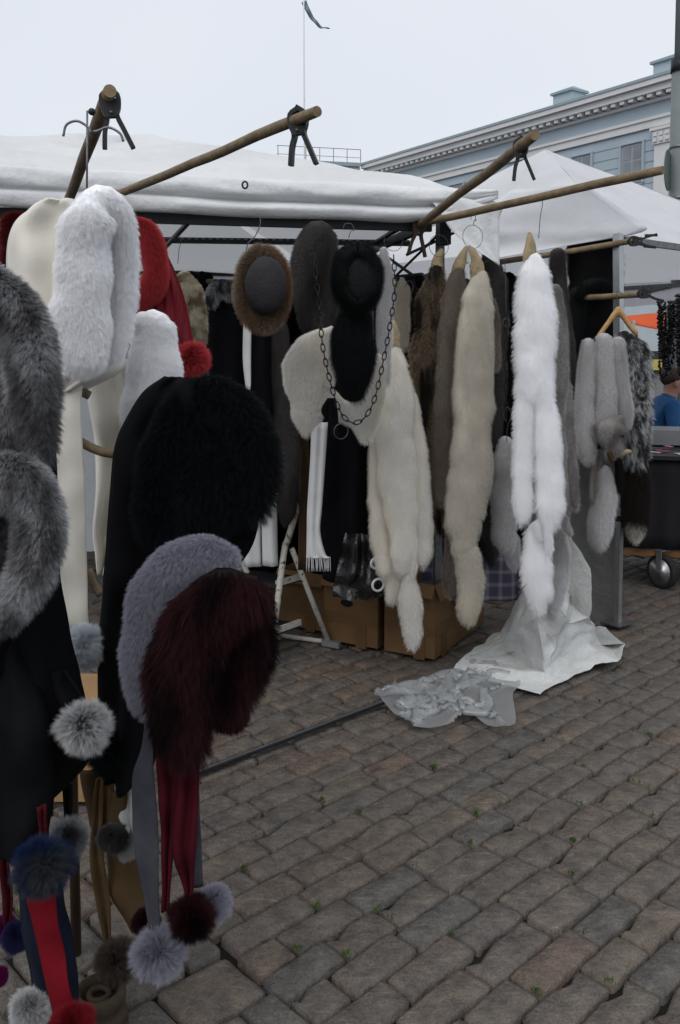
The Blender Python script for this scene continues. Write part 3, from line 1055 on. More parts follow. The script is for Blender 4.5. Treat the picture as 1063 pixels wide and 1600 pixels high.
# ---------------------------------------------------------------- main tent
wv = Vector((.977, .215, 0))
bv = Vector((-.215, .977, 0))
K = at(664, 347, 4.1)             # front right corner of the frame
EZ = K.z
t1 = thing('market_tent', 'large white canvas stall tent with sagging roof over the hanging furs', 'tent', (K.x, K.y, 0), 'market tents')
SIDE = 3.0
k0, k1, k2, k3 = K, K - wv * SIDE, K - wv * SIDE + bv * 2.9, K + bv * 2.9
apex = at(195, 222, 5.25)
o1, o0 = k1 - wv * .15 - bv * .12 + UP * .13, k0 + wv * .33 - bv * .05 + UP * .12
f1 = o1 + UP * .04
def rdrop(u, v):
    return -.05 * math.sin(v * math.pi) + .028 * math.sin(v * 24 + 2.5 * noise.noise(Vector((u * 4, 0, 0)))) * (1 - v) ** 2 * min(1, v * 8) - .03 * math.sin(u * 9 + 1) * math.sin(v * math.pi * .5)
M('roof_panel', sheet(o1, o0, apex, apex, 50, 26, 1, .035, 2.2, 4, rdrop), CANVAS, t1)
M('roof_panel', sheet(o0, k3 + wv * .1, apex, apex, 24, 16, 0, .02, 2.2, 9), CANVAS, t1)
M('roof_panel', sheet(k3, k2, apex, apex, 24, 16, 0, .02, 2.2, 2), CANVAS, t1)
M('roof_panel', sheet(k2, o1, apex, apex, 24, 16, 0, .02, 2.2, 7), CANVAS, t1)
# valance: two loose horizontal folds along the front
V = []
nx = 90
prof = [(0, 0), (-.03, .012), (-.055, .05), (-.045, .085), (-.005, .10), (-.028, .115), (-.05, .14), (-.03, .17), (0.0, .178)]
pr = crm(prof, 3)
for i in range(nx + 1):
    u = i / nx
    b = o1 * (1 - u) + o0 * u
    am = 1.0 + .35 * math.sin(u * 8 + 1) + .3 * noise.noise(Vector((u * 9, 0, 0)))
    dz = .014 * noise.noise(Vector((u * 5, 3, 0)))
    tp_ = 1 - .75 * max(0, (u - .86) / .14) ** 1.5
    am *= tp_
    for q in pr:
        V.append(b + bv * (q[0] * am * .75 + .012 * noise.noise(Vector((u * 16, q[1] * 25, 1)))) - UP * (q[1] * .92 * tp_ + dz) + UP * .03)
np_ = len(pr)
M('valance', (V, [(i * np_ + j, i * np_ + j + 1, (i + 1) * np_ + j + 1, (i + 1) * np_ + j) for i in range(nx) for j in range(np_ - 1)]), CANVAS, t1, solid=.002)
# corner flap that droops at the right
fr = [(293, 640, 735), (312, 672, 790), (335, 690, 789), (360, 706, 788), (385, 738, 788), (412, 778, 789)]
M('corner_flap', cloth(fr, 4.0, 16, 5, .015, 1.4, lean=.12), CANVAS, t1, solid=.002)
o = M('eyelet', wire([at(383, 289, 3.72) + Vector((.011 * math.cos(q), 0, .014 * math.sin(q))) for q in np.linspace(0, 6.2832, 14, endpoint=False)], .004, 6, True), DMETAL, t1)
# frame
M('frame_beam', bar(k1 - wv * .2 - UP * .02, k0 + wv * .03 - UP * .02, .03, .045), DMETAL, t1, False)
i1, i0 = at(-20, 372, 4.75), at(640, 380, 4.85)
ib = M('perforated_bar', bar(i1, i0, .03, .03), DMETAL, t1, False)
hv = []
for k in range(60):
    u = (k + .5) / 60
    hv.append(box(i1 * (1 - u) + i0 * u + Vector((0, -.018, .008)), .02, .004, .006))
tag(M('slots', join(*hv), GMETAL, ib, False), kind='stuff')
M('frame_beam', bar(k0 - UP * .02, k3 - UP * .02, .03, .04), DMETAL, t1, False)
M('frame_beam', bar(k2, k3, .03, .04), DMETAL, t1, False)
M('frame_beam', bar(k1, k2, .03, .04), DMETAL, t1, False)
for pts in (((300, 342, 4.0), (252, 393, 4.7)), ((632, 352, 4.1), (585, 380, 4.8)), ((700, 352, 4.15), (620, 430, 4.6)), ((600, 398, 4.5), (648, 432, 4.4)), ((636, 398, 4.2), (735, 352, 4.3)), ((735, 362, 4.25), (762, 392, 4.3)), ((620, 432, 4.6), (660, 428, 4.5))):
    M('truss_bar', bar(at(*pts[0]), at(*pts[1]), .012, .026, Vector((0, 1, 0))), GMETAL if pts[0][0] < 320 else DMETAL, t1, False)
lg = at(688, 362, 4.3)
M('post', bar(lg, Vector((lg.x, lg.y, 0)), .035, .035, wv), GMETAL, t1, False)
M('corner_bracket', box(at(693, 364, 4.18), .055, .06, .11, (wv, bv, UP)), DMETAL, t1, False)
M('post', bar(k2, Vector((k2.x, k2.y, 0)), .035, .035, wv), GMETAL, t1, False)
M('post', bar(k3, Vector((k3.x, k3.y, 0)), .035, .035, wv), GMETAL, t1, False)
M('post', bar(at(487, 340, 4.4), at(487, 400, 4.9), .03, .03, wv), GMETAL, t1, False)
# walls
M('back_wall', sheet(k2, k3, Vector((k3.x, k3.y, 0)), Vector((k2.x, k2.y, 0)), 30, 12, 0, .03, 2, 3), CANVAS, t1)
M('side_wall', sheet(k1 + bv * .6, k2, Vector((k2.x, k2.y, 0)), Vector(((k1 + bv * .6).x, (k1 + bv * .6).y, 0)), 24, 12, 0, .03, 2, 5), CANVAS, t1)
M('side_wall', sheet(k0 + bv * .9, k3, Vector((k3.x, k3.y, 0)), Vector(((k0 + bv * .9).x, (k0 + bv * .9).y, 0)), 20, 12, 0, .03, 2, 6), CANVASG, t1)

# dark clothes packed along the back of the stall
parts = []
rc = random.Random(11)
x = 215
while x < 835:
    wd = rc.uniform(30, 52)
    yt = rc.uniform(425, 445)
    Yd = 5.35 + rc.uniform(-.25, .25)
    sh = rc.uniform(8, 14)
    parts.append(cloth([(yt, x - sh * .6, x + sh * .6), (yt + 14, x - wd * .45, x + wd * .45), (yt + 90, x - wd * .55, x + wd * .55), (760, x - wd * .62, x + wd * .62), (900, x - wd * .66, x + wd * .66)], Yd, 10, 4, .03, 1.5, .06))
    x += rc.uniform(17, 24)
o = M('dark_clothes', join(*parts), BLACKC, None, solid=.006)
tag(o, 'dark coats packed close together along the back of the stall', 'clothes', kind='stuff')
# rail for them
o = M('clothes_rail', wire([at(200, 438, 5.3), at(375, 441, 5.3), at(640, 444, 5.3)], .016, 10), POLE, None)
tag(o, 'horizontal wooden clothes rail inside the stall near the roof', 'clothes rail')

# ---------------------------------------------------------------- wooden poles and spring clamps
def pole(a, b, r, label):
    a, b = Vector(a), Vector(b)
    n = 14
    pts = [a + (b - a) * (i / n) + Vector((0, 0, .006 * noise.noise(a + (b - a) * (i / n) * 3))) for i in range(n + 1)]
    rr = [r * (1 + .05 * noise.noise(p * 5)) for p in pts]
    rr[-1] = r * .9
    o = M('wooden_pole', wire(pts, rr, 16), POLE, None)
    for p in o.data.polygons:
        if len(p.vertices) > 4: p.use_smooth = False
    return tag(o, label, 'pole', 'round wooden display poles')
pole(at(100, 332, 3.6), at(172, 141, 2.2), .0175, 'wooden pole pointing at the viewer above the white fur hood')
pole(at(180, 307, 3.75), at(496, 173, 2.4), .016, 'wooden pole rising to the right in front of the tent roof')
pole(at(655, 352, 4.05), at(836, 211, 2.72), .0175, 'wooden pole rising from the tent corner towards the pale building')
pole(at(640, 352, 4.12), at(1036, 266, 3.2), .0165, 'longest wooden pole running right from tent corner, carrying the white pelt')
pole(at(868, 468, 5.05), at(1012, 460, 4.6), .0165, 'short wooden pole carrying the wooden hanger')
pole(at(735, 417, 5.1), at(1004, 374, 4.75), .016, 'wooden pole under the white front flap of the right tent')

def arm2d(pts, th, c, dep, ux, uz):
    """flat bent bar; pts in metres in the plane (ux, uz)"""
    dy = ux.cross(uz).normalized()
    P = [Vector((p[0], p[1])) for p in crm(pts, 3)]
    rings = []
    for i, p in enumerate(P):
        t = P[min(i + 1, len(P) - 1)] - P[max(0, i - 1)]
        t.normalize()
        nn = Vector((-t.y, t.x)) * th
        f = dep * (1 if i < len(P) * .6 else .8)
        rings.append([c + ux * (p.x + s * nn.x) + uz * (p.y + s * nn.y) + dy * (k * f) for s, k in ((-1, -1), (1, -1), (1, 1), (-1, 1))])
    return loft(rings)
def clamp(px, py, Y, label, rot=0, sz=1.0, yaw=0, mat=DMETAL, tips=None):
    c = at(px, py, Y)
    t = thing('spring_clamp', label, 'clamp', c, 'metal spring clamps')
    ux = Vector((math.cos(rot) * math.cos(yaw), math.sin(yaw), math.sin(rot)))
    uz = Vector((-math.sin(rot), 0, math.cos(rot)))
    s = sz
    M('arm', arm2d([(.004 * s, .026 * s), (-.019 * s, .012 * s), (-.018 * s, -.018 * s), (-.011 * s, -.040 * s), (-.020 * s, -.07 * s), (-.026 * s, -.115 * s)], .0055 * s, c, .011 * s, ux, uz), mat, t, False)
    M('arm', arm2d([(-.002 * s, .030 * s), (.020 * s, .012 * s), (.019 * s, -.016 * s), (.013 * s, -.036 * s), (.025 * s, -.07 * s), (.043 * s, -.118 * s)], .0055 * s, c + ux.cross(uz) * .001, .0105 * s, ux, uz), mat, t, False)
    dy = ux.cross(uz).normalized()
    pc = c - uz * .03 * s
    M('pivot_plate', box(c - uz * .018 * s, .034 * s, .020 * s, .044 * s, (ux, dy, uz)), mat, t, False)
    M('pivot', wire([pc - dy * .015 * s, pc + dy * .015 * s], .004 * s, 8), GMETAL, t)
    if tips:
        for q in ((-.024, -.1), (.036, -.103)):
            M('grip', wire([c + ux * q[0] * s * .93 + uz * (q[1] + .045) * s, c + ux * q[0] * s * 1.06 + uz * (q[1] - .02) * s], .007 * s, 8), tips, t)
clamp(172, 158, 2.24, 'spring clamp gripping the pole end above the white fur hood', R(6), 1.0, .2)
clamp(466, 186, 2.5, 'spring clamp on the pole that rises in front of the tent roof', R(3), 1.08, -.3)
clamp(814, 228, 2.85, 'spring clamp on the pole in front of the pale building', R(2), .92, -.3)
GRIP = plain('green_grip', (.012, .03, .026), .5, .2, 9, 0)
clamp(990, 377, 4.72, 'dark clamp with green grips at the right tent corner', R(87), 1.0, 0, DMETAL, GRIP)
clamp(1005, 459, 4.6, 'spring clamp at the end of the pole with the wooden hanger', R(84), .95)
clamp(655, 352, 4.04, 'rusty spring clamp at the front right corner of the tent frame', R(-8), 1.15, .2, plain('rusty_steel', (.035, .02, .017), .7, .4, 20, .2))

# ---------------------------------------------------------------- wire hooks, rings, chains
def hook(px, yt, yb, Y, label, lean=8):
    pts = [(px - lean, yt + 8), (px - lean * .6, yt), (px + lean * .5, yt), (px + lean, yt + 10), (px + lean * .4, yt + (yb - yt) * .5), (px, yb)]
    return tag(M('wire_hook', wpx(pts, Y, .0016), WIRE, None), label, 'hook', 'wire hanger hooks')
hook(278, 368, 412, 4.3, 'wire hook beside the red fur hood', 5)
hook(545, 350, 372, 3.9, 'bent wire hook above the black fur hat', 9)
hook(606, 332, 352, 4.1, 'short wire hook left of the tent frame corner', 5)
hook(842, 308, 372, 3.66, 'wire hook on long pole holding the white pelt with hide nose', 6)
hook(740, 335, 352, 4.0, 'short wire hook right of the tent frame corner', 4)
hook(640, 440, 480, 4.3, 'wire hook between the chain and the raccoon pelt', 6)
o = M('wire_hook', wpx([(405, 332), (407, 350), (398, 370), (388, 380), (385, 392)], 3.4, .002), WIRE, None)
tag(o, 'long curved wire hook holding the brown fur hat', 'hook', 'wire hanger hooks')
for px, py, r, Y, lab in ((615, 376, 16, 4.05, 'thin wire ring at the top of the long chain'), (686, 384, 17, 4.0, 'wire ring through the noses of the raccoon pelts'), (739, 370, 18, 3.95, 'wire ring holding the cream pelt by the nose'), (533, 674, 12, 3.2, 'steel ring dangling under the chain loop'), (755, 395, 15, 4.15, 'wire ring behind the cream pelt')):
    tag(M('wire_ring', ringpx(px, py, r, Y), WIRE, None), lab, 'ring', 'thin wire rings')
def chain(pts, Y, label, link=.026, r=.0022, wd=.007):
    P = [at(p[0], p[1], Y) for p in crm(pts, 12)]
    t = thing('steel_chain', label, 'chain', P[0])
    acc, i, k = 0, 0, 0
    pos = P[0]
    seg = [(P[i + 1] - P[i]).length for i in range(len(P) - 1)]
    tot = sum(seg)
    d = 0
    def point(s):
        for i, L in enumerate(seg):
            if s <= L: return P[i] + (P[i + 1] - P[i]) * (s / L)
            s -= L
        return P[-1]
    while d + link < tot:
        a, b = point(d), point(d + link)
        c, u = (a + b) / 2, (b - a).normalized()
        s = Vector((0, 1, 0)).cross(u).normalized()
        if k % 2: s = u.cross(s)
        hl = link * .62
        q = [c + u * (math.cos(x) * hl) + s * (math.sin(x) * wd) for x in np.linspace(0, 6.2832, 12, endpoint=False)]
        M('link', wire(q, r, 5, True), CHAIN, t)
        d += link
        k += 1
    return t
chain([(489, 398), (495, 440), (500, 490), (505, 545), (520, 610), (533, 645), (550, 661), (568, 655), (585, 625), (600, 560), (611, 500), (617, 450), (615, 392)], 3.12, 'long dark chain looping in front of the white fur capelet')
chain([(791, 500), (791, 560), (791, 640), (792, 668)], 3.95, 'straight chain hanging between cream pelt and white pelt', .045, .0018, .008)
o = M('wire_hook', wpx([(788, 402), (790, 430), (791, 498)], 3.95, .0013), WIRE, None)
tag(o, 'thin wire from which the straight chain hangs', 'hook', 'wire hanger hooks')
o = M('wire_ring', ringpx(791, 504, 6, 3.95, .0018), WIRE, None)
tag(o, 'small steel ring at the top of the straight chain', 'ring', 'thin wire rings')
o = M('wire_hook', wpx([(792, 660), (787, 648), (793, 636), (799, 648), (793, 668), (792, 690)], 3.95, .0016), WIRE, None)
tag(o, 'wire hook at the lower end of the straight chain', 'hook', 'wire hanger hooks')

# ---------------------------------------------------------------- hanging pelts
def pelt(label, Y, parts, mat, hook_px, L=.035, flat=.55, group='fox pelts hung by the nose', n=1500, kids=22, rad=.34, tailmat=None, up=.85):
    t = thing('fur_pelt', label, 'pelt', at(hook_px[0], hook_px[1], Y), group)
    for name, pts in parts:
        if name == 'nose':
            M('nose', furtube(pts, Y, .5, 10, 3, .25), SKINL, t)
            continue
        if name == 'paw_hide':
            M('paw', furtube(pts, Y, .5, 8, 3, .25), SKINL, t)
            continue
        o = M(name, furtube(slim(pts, Y, L * .27), Y, flat, lump=.16), tailmat if (tailmat and name == 'tail') else mat, t)
        h_ = abs(pts[-1][1] - pts[0][1])
        fur(o, L * .68 * (1.3 if name == 'tail' else 1), max(250, int(n * h_ / 500)), kids, rad=rad, up=up)
    return t
pelt('ivory fox pelt on the chain hanging in front of the cardboard boxes', 3.85,
     [('nose', [(615, 503, 4), (616, 520, 8), (617, 545, 11)]),
      ('body', [(617, 540, 12), (616, 580, 25), (618, 640, 33), (621, 720, 34), (628, 800, 30), (632, 860, 24), (630, 885, 18)]),
      ('leg', [(600, 590, 14, .03), (594, 680, 18, .03), (592, 780, 18, .03), (596, 850, 17, .03), (603, 890, 15, .03)]),
      ('leg', [(640, 620, 14, .02), (648, 700, 20, .02), (655, 790, 20, .02), (660, 850, 18, .02), (658, 875, 14, .02)]),
      ('leg', [(612, 870, 16, .05), (616, 910, 15, .05), (612, 935, 11, .05)]),
      ('paw', [(642, 860, 6, -.02), (645, 885, 7, -.02), (641, 900, 5, -.02)]),
      ('tail', [(640, 895, 8), (641, 930, 16), (643, 965, 17), (645, 995, 13), (645, 1012, 5)])], IVORYF, (617, 503), .028)
pelt('dark raccoon pelt with brown streaks hanging left of the taupe pelt', 4.05,
     [('nose', [(690, 392, 4), (684, 405, 7), (682, 425, 10)]),
      ('body', [(683, 420, 14), (678, 470, 27), (672, 550, 30), (668, 630, 28), (668, 690, 20), (666, 712, 8)]),
      ('tail', [(690, 690, 10, .1), (688, 760, 13, .1), (688, 810, 12, .1), (690, 830, 5, .1)])], RACF, (690, 392), .04, rad=.42)
pelt('taupe brown pelt hanging between the raccoon pelt and the cream pelt', 4.0,
     [('nose', [(728, 388, 4), (722, 402, 7), (716, 425, 10)]),
      ('body', [(716, 420, 12), (709, 470, 20), (703, 560, 21), (696, 660, 20), (690, 730, 19), (690, 775, 16)]),
      ('leg', [(706, 820, 10, .03), (704, 870, 12, .03), (703, 915, 11, .03), (706, 930, 7, .03)])], TAUPEF, (728, 388), .03)
pelt('longest cream pelt with thick tail hanging beside the taupe pelt', 3.88,
     [('nose', [(737, 390, 5), (743, 405, 9), (748, 435, 12)]),
      ('body', [(748, 430, 14), (746, 480, 26), (742, 560, 30), (738, 660, 33), (733, 750, 35), (727, 810, 30), (724, 850, 22)]),
      ('flank', [(763, 450, 6, .02), (762, 540, 10, .03), (763, 640, 8, .03)]),
      ('tail', [(724, 850, 20), (733, 880, 21), (735, 930, 20), (732, 960, 16), (734, 975, 6)])], CREAMF, (737, 390), .024)
pelt('big pure white fox pelt with two long lobes on the long pole', 3.62,
     [('nose', [(828, 366, 4), (828, 380, 9), (828, 400, 11), (827, 410, 9)]),
      ('body', [(833, 405, 16), (835, 440, 30), (836, 500, 33), (835, 560, 31), (833, 610, 30)]),
      ('leg', [(822, 600, 17), (819, 680, 18), (818, 750, 17), (818, 795, 16), (817, 812, 10)]),
      ('leg', [(848, 600, 20, -.01), (855, 680, 22, -.01), (858, 750, 23, -.01), (860, 795, 23, -.01), (858, 815, 16, -.01)]),
      ('paw', [(840, 815, 7), (843, 832, 6), (846, 838, 4)]), ('paw', [(856, 820, 5, -.02), (858, 845, 5, -.02), (860, 858, 3, -.02)]),
      ('tail', [(836, 825, 14, .03), (838, 870, 22, .03), (841, 915, 21, .03), (842, 945, 12, .03), (842, 958, 4, .03)])], WHITEF, (830, 366), .034, rad=.34)
pelt('grey brown pelt hanging half hidden behind the big white pelt', 3.8,
     [('body', [(868, 450, 10), (872, 520, 16), (876, 590, 14), (872, 640, 12)]),
      ('leg', [(873, 620, 10), (874, 720, 12), (880, 790, 12), (884, 800, 9)]),
      ('leg', [(886, 600, 10, .03), (890, 690, 11, .03), (897, 770, 10, .03), (899, 790, 7, .03)]),
      ('paw', [(880, 805, 6, .02), (888, 825, 6, .02), (892, 832, 4, .02)])], BLUEFOXD, (868, 440), .028, n=1200)
pelt('short white grey pelt on the straight chain beside the cream pelt', 4.1,
     [('body', [(790, 690, 13, .03), (790, 720, 19), (786, 770, 19), (790, 830, 20), (793, 852, 15)]),
      ('leg', [(800, 840, 12, .03), (803, 870, 12, .03), (806, 885, 6, .03)])], BLUEFOX, (792, 690), .03, n=2000)
pelt('dark grey pelt hanging behind the short white grey pelt', 4.3,
     [('body', [(775, 720, 12), (768, 800, 16), (766, 860, 14), (768, 880, 8)])], GREYF, (776, 720), .03, n=1500)
pelt('pale grey pelt with thick tail behind the white tail', 3.95,
     [('tail', [(872, 830, 12), (872, 880, 17), (866, 925, 17), (862, 955, 9)])], BLUEFOX, (872, 820), .025, n=4000)
# pelts deeper in the stall
for lab, Y, pts, mat in (('brown pelt deep in the stall beside the tent corner', 4.5, [(640, 440, 10), (642, 500, 22), (648, 580, 20), (646, 640, 14)], DARKF),
                         ('grey mink pelt deep in the stall behind the cream pelt', 4.5, [(765, 395, 12), (768, 440, 24), (772, 520, 22), (772, 600, 20), (770, 680, 16)], GREYF),
                         ('tan pelt showing right of the cream pelt', 4.25, [(768, 470, 8), (772, 520, 11), (772, 570, 10)], TAUPEF),
                         ('olive cream pelt tucked behind the chain top', 4.4, [(628, 436, 6), (630, 455, 12), (628, 500, 12), (632, 540, 8)], CREAMF),
                         ('white pelt showing right of the black fur hat', 3.6, [(600, 390, 8), (603, 440, 13), (600, 520, 13), (598, 590, 14)], BLUEFOX),
                         ('grey pelt hanging left of the black back coat', 4.75, [(872, 398, 14), (874, 470, 16), (886, 560, 15), (895, 690, 12)], GREYF)):
    pelt(lab, Y, [('body', pts)], mat, pts[0][:2], .03, group='pelts deeper in the stall', n=1800)

# black fur coat at the right tent
t = thing('fur_coat', 'large black fur coat hanging under the right tent flap', 'coat', at(930, 720, 4.95))
o = M('body', furtube([(928, 385, 42), (930, 440, 44), (926, 520, 40), (918, 600, 36), (914, 690, 34), (918, 760, 28)], 5.05, .35), BLACKF, t)
fur(o, .03, 1500, 14)
o = M('sleeve', furtube([(905, 460, 14), (896, 520, 18), (900, 600, 17), (905, 700, 13)], 4.93, .6), BLACKF, t)
fur(o, .03, 700, 14)
o = M('collar', furtube([(908, 462, 10), (920, 448, 12), (940, 446, 12), (955, 458, 10)], 4.9, .6), BLACKF, t)
fur(o, .03, 500, 14)

# wooden hanger with blue fox stole and silver fox
HANG = plain('varnished_hanger_wood', (.42, .25, .10), .45, .25, 20, .05, stretch=(1, 1, 5))
t = thing('coat_hanger', 'light wooden coat hanger on the short pole carrying pale fox strips', 'hanger', at(966, 486, 4.6))
hp = crm([(933, 528, 5), (948, 508, 6), (958, 494, 7), (966, 487, 8), (974, 494, 7), (983, 508, 6), (996, 522, 5)], 4)
rings = []
for i, p in enumerate(hp):
    c = at(p[0], p[1], 4.6)
    r = p[2] * 4.6 / F
    rings.append([c + Vector((0, y * .012, z * r)) for y, z in ((-1, -.8), (-1, .6), (-.5, 1), (.5, 1), (1, .6), (1, -.8))])
M('shoulder', loft(rings), HANG, t)
M('hook', wpx([(966, 486), (965, 475), (963, 462), (967, 455), (972, 460)], 4.6, .0018), WIRE, t)
t = thing('fox_stole', 'pale blue fox stole of three strips with a fox mask on the wooden hanger', 'stole', at(945, 700, 4.55))
for pts in ([(919, 536, 11), (915, 590, 14), (913, 660, 15), (916, 696, 16), (921, 716, 11)],
            [(943, 531, 14), (944, 590, 17), (947, 640, 18), (942, 674, 14)],
            [(966, 533, 10), (970, 590, 12), (977, 640, 12), (978, 662, 9)],
            ):
    o = M('strip', furtube(slim(pts, 4.55, .008), 4.55, 1.0), BLUEFOX, t)
    fur(o, .02, 1200, 18, rad=.34, up=.9)
for pts in ([(930, 528, 1.5), (928, 580, 1.5), (930, 650, 1.5)], [(956, 528, 1.5), (959, 590, 1.5), (961, 650, 1.5)]):
    M('seam', furtube(pts, 4.55, .6, 8), BROWNC, t)
mk = M('mask', furtube([(968, 656, 9), (960, 668, 22), (955, 688, 24), (953, 706, 14), (954, 718, 5)], 4.49, .45, lump=.5), BLUEFOXD, t)
fur(mk, .014, 800, 14, rad=.3)
for ex, ey in ((944, 676), (968, 680)):
    M('eye_patch', ball(at(ex, ey, 4.46), .02, (1.3, .5, .7), 2, .9), DARKF, mk)
M('snout', furtube([(953, 708, 4), (955, 716, 3.5), (957, 722, 2.5)], 4.47, .8, 8), BROWNC, mk)
for pts in ([(930, 715, 6), (927, 745, 5), (925, 775, 5), (928, 782, 5)], [(940, 718, 5), (934, 750, 5), (930, 770, 4)]):
    fur(M('paw', furtube(pts, 4.55, .6, 8), BLUEFOXD, t), .014, 200, 10)
M('paw_clip', furtube([(966, 712, 3), (978, 706, 4), (985, 706, 3)], 4.5, .8, 8), SKINL, t)
o = M('tail', furtube([(942, 735, 10), (946, 775, 15), (938, 815, 17), (937, 842, 11), (939, 855, 3)], 4.56, .7), BLUEFOX, t)
fur(o, .032, 1000, 18)
t = thing('fox_stole', 'shaggy silver fox stole with dark tail and white tip on the wooden hanger', 'stole', at(990, 720, 4.65))
o = M('body', furtube([(975, 528, 12), (988, 550, 22), (990, 620, 22), (990, 690, 19), (992, 712, 14)], 4.66, .6), SILVERF, t)
fur(o, .055, 1100, 16, rad=.75, clump=.6, rand=.3)
o = M('tail', furtube([(993, 710, 12), (995, 760, 18), (994, 800, 17), (993, 818, 14)], 4.68, .7), DARKF, t)
fur(o, .045, 1000, 16, rad=.6)
o = M('tail_tip', furtube([(993, 820, 13), (993, 830, 10), (993, 842, 3)], 4.67, .7), CREAMF, t)
fur(o, .03, 500, 14)
fur(M('paw', furtube([(966, 720, 6), (968, 745, 7), (967, 765, 6)], 4.62, .7, 8), DARKF, t), .015, 250, 10)

# ---------------------------------------------------------------- hats and capelet inside the stall
t = thing('fur_hat', 'brown fur hat with smooth grey crown hanging on a wire hook', 'hat', at(411, 450, 3.35))
el = [(411 + 29 * math.cos(q), 450 + 54 * math.sin(q), 13) for q in np.linspace(-1.57, 4.71, 17)]
o = M('fur_brim', furtube(el, 3.35, .9, 12, 3, .1, ends=False), BROWNF, t)
fur(o, .021, 2200, 16, up=1.0, down=.3)
M('crown', ball(at(416, 446, 3.29), .1, (.78, .40, 1.06), 3, .05), LEATHER, t)
t = thing('fur_hat', 'black fur hat with knitted crown and long ear flap behind the chain', 'hat', at(558, 435, 3.3))
el = [(559 + 22 * math.cos(q), 434 + 40 * math.sin(q), 18) for q in np.linspace(-1.57, 4.71, 17)]
o = M('fur_brim', furtube(el, 3.3, .9, 12, 3, .1, ends=False), BLACKF, t)
fur(o, .014, 1500, 14, up=1.0, down=.3)
M('crown', ball(at(566, 437, 3.29), .07, (1, .6, 1.35), 3, .05), plain('black_knit', (.005, .0055, .007), .95, .4, 90, .6, 160), t)
o = M('ear_flap', furtube([(553, 505, 30), (552, 545, 33), (553, 590, 28), (556, 615, 14)], 3.34, .4), BLACKF, t)
fur(o, .02, 1200, 14)
t = thing('fur_collar', 'grey mink fur collar hanging between the brown hat and the black hat', 'collar', at(495, 440, 3.75))
for pts in ([(515, 372, 12), (497, 366, 20), (478, 395, 20), (476, 450, 17), (486, 505, 14)], [(508, 375, 16), (515, 430, 16), (512, 490, 16), (508, 520, 10)]):
    fur(M('collar_half', furtube(pts, 3.75, .6), GREYF, t), .022, 1300, 16)
t = thing('fur_capelet', 'ivory white fur capelet with black ribbon behind the chain', 'capelet', at(520, 690, 3.55))
for pts in ([(520, 528, 20), (500, 545, 34), (484, 575, 42), (484, 615, 34), (480, 652, 20), (478, 672, 9)], [(588, 565, 16), (580, 610, 22), (570, 650, 24), (572, 680, 12)], [(505, 610, 14), (530, 634, 15), (560, 650, 16)]):
    fur(M('cape_half', furtube(slim(pts, 3.58, .006), 3.58, .4, 16, 4, .12), IVORYF, t), .018, int(40 * len(pts) * 14), 16, up=.9)
M('ribbon', join(cloth([(622, 512, 522), (640, 502, 516), (655, 508, 512)], 3.5, 6, 3, .004, 1), cloth([(622, 516, 524), (645, 514, 528), (690, 520, 530)], 3.5, 6, 3, .004, 1)), BLACKC, t, solid=.002)
t = thing('fur_scarf', 'spotted cream fur scarf hanging beside the red hood', 'scarf', at(296, 480, 3.2))
fur(M('body', furtube([(288, 432, 10), (296, 455, 17), (302, 495, 17), (303, 530, 14), (296, 552, 10)], 3.2, .7), LYNXF, t), .025, 1300, 16)
t = thing('coat', 'black coat with grey fur collar hanging inside the stall', 'coat', at(352, 600, 4.3))
M('body', cloth([(440, 338, 362), (456, 322, 380), (500, 316, 392), (560, 314, 396), (640, 310, 400), (760, 306, 410)], 4.35, 16, 5, .02, 2, .08), BLACKC, t, solid=.006)
fur(M('collar', furtube([(330, 466, 8), (338, 450, 10), (350, 446, 11), (362, 455, 8)], 4.25, .8), SILVERF, t), .03, 500, 14)
t = thing('coat', 'white edged black coat hanging behind the brown fur hat', 'coat', at(390, 600, 4.0))
M('body', cloth([(495, 385, 430), (560, 382, 432), (640, 384, 436), (760, 380, 440)], 4.1, 14, 5, .015, 2, .05), BLACKC, t, solid=.006)
M('facing', cloth([(505, 381, 393), (560, 380, 392), (600, 384, 392), (612, 386, 390)], 4.05, 6, 5, .003, 1), WHITEC, t, solid=.008)
t = thing('fur_pelt', 'long brown grey fur pelt hanging behind the step ladder', 'pelt', at(445, 850, 4.0), 'pelts deeper in the stall')
fur(M('body', furtube([(435, 510, 13), (440, 600, 18), (448, 700, 20), (450, 790, 15), (448, 812, 9)], 4.1, .5), GREYF, t), .02, 1600, 14)
t = thing('fringed_scarf', 'white wool scarf with fringe hanging above the cardboard boxes', 'scarf', at(495, 890, 3.95))
M('body', cloth([(660, 487, 512), (720, 485, 508), (790, 481, 503), (830, 480, 500), (865, 479, 508), (872, 479, 516)], 4.0, 12, 5, .008, 2), WHITEC, t, solid=.006)
M('fringe', join(*[wpx([(480 + i * 2.1, 870), (480 + i * 2.15 + random.uniform(-1, 1), 880), (480 + i * 2.2 + random.uniform(-2, 2), 893)], 4.0, .0016, 2, 4) for i in range(18)]), WHITEC, t)
t = thing('trousers', 'white cloth trousers hanging behind the step ladder', 'trousers', at(408, 885, 4.3))
M('leg', cloth([(780, 384, 408), (840, 383, 408), (884, 382, 409)], 4.35, 8, 4, .01, 1, .03), WHITEC, t, solid=.006)
M('leg', cloth([(780, 409, 432), (840, 410, 433), (883, 411, 434)], 4.33, 8, 4, .01, 1, .03), WHITEC, t, solid=.006)
o = M('garment', cloth([(640, 520, 570), (660, 510, 600), (720, 503, 604), (780, 496, 604), (800, 500, 604), (870, 502, 604), (905, 505, 604)], 4.15, 20, 5, .02, 2.5, .08), BLACKC, None, solid=.006)
tag(o, 'black shawl hanging between the fringed scarf and ivory pelt', 'shawl')
o = M('garment', cloth([(640, 470, 480), (750, 468, 484), (890, 466, 486)], 4.25, 8, 5, .01, 1, .02), BROWNC, None, solid=.006)
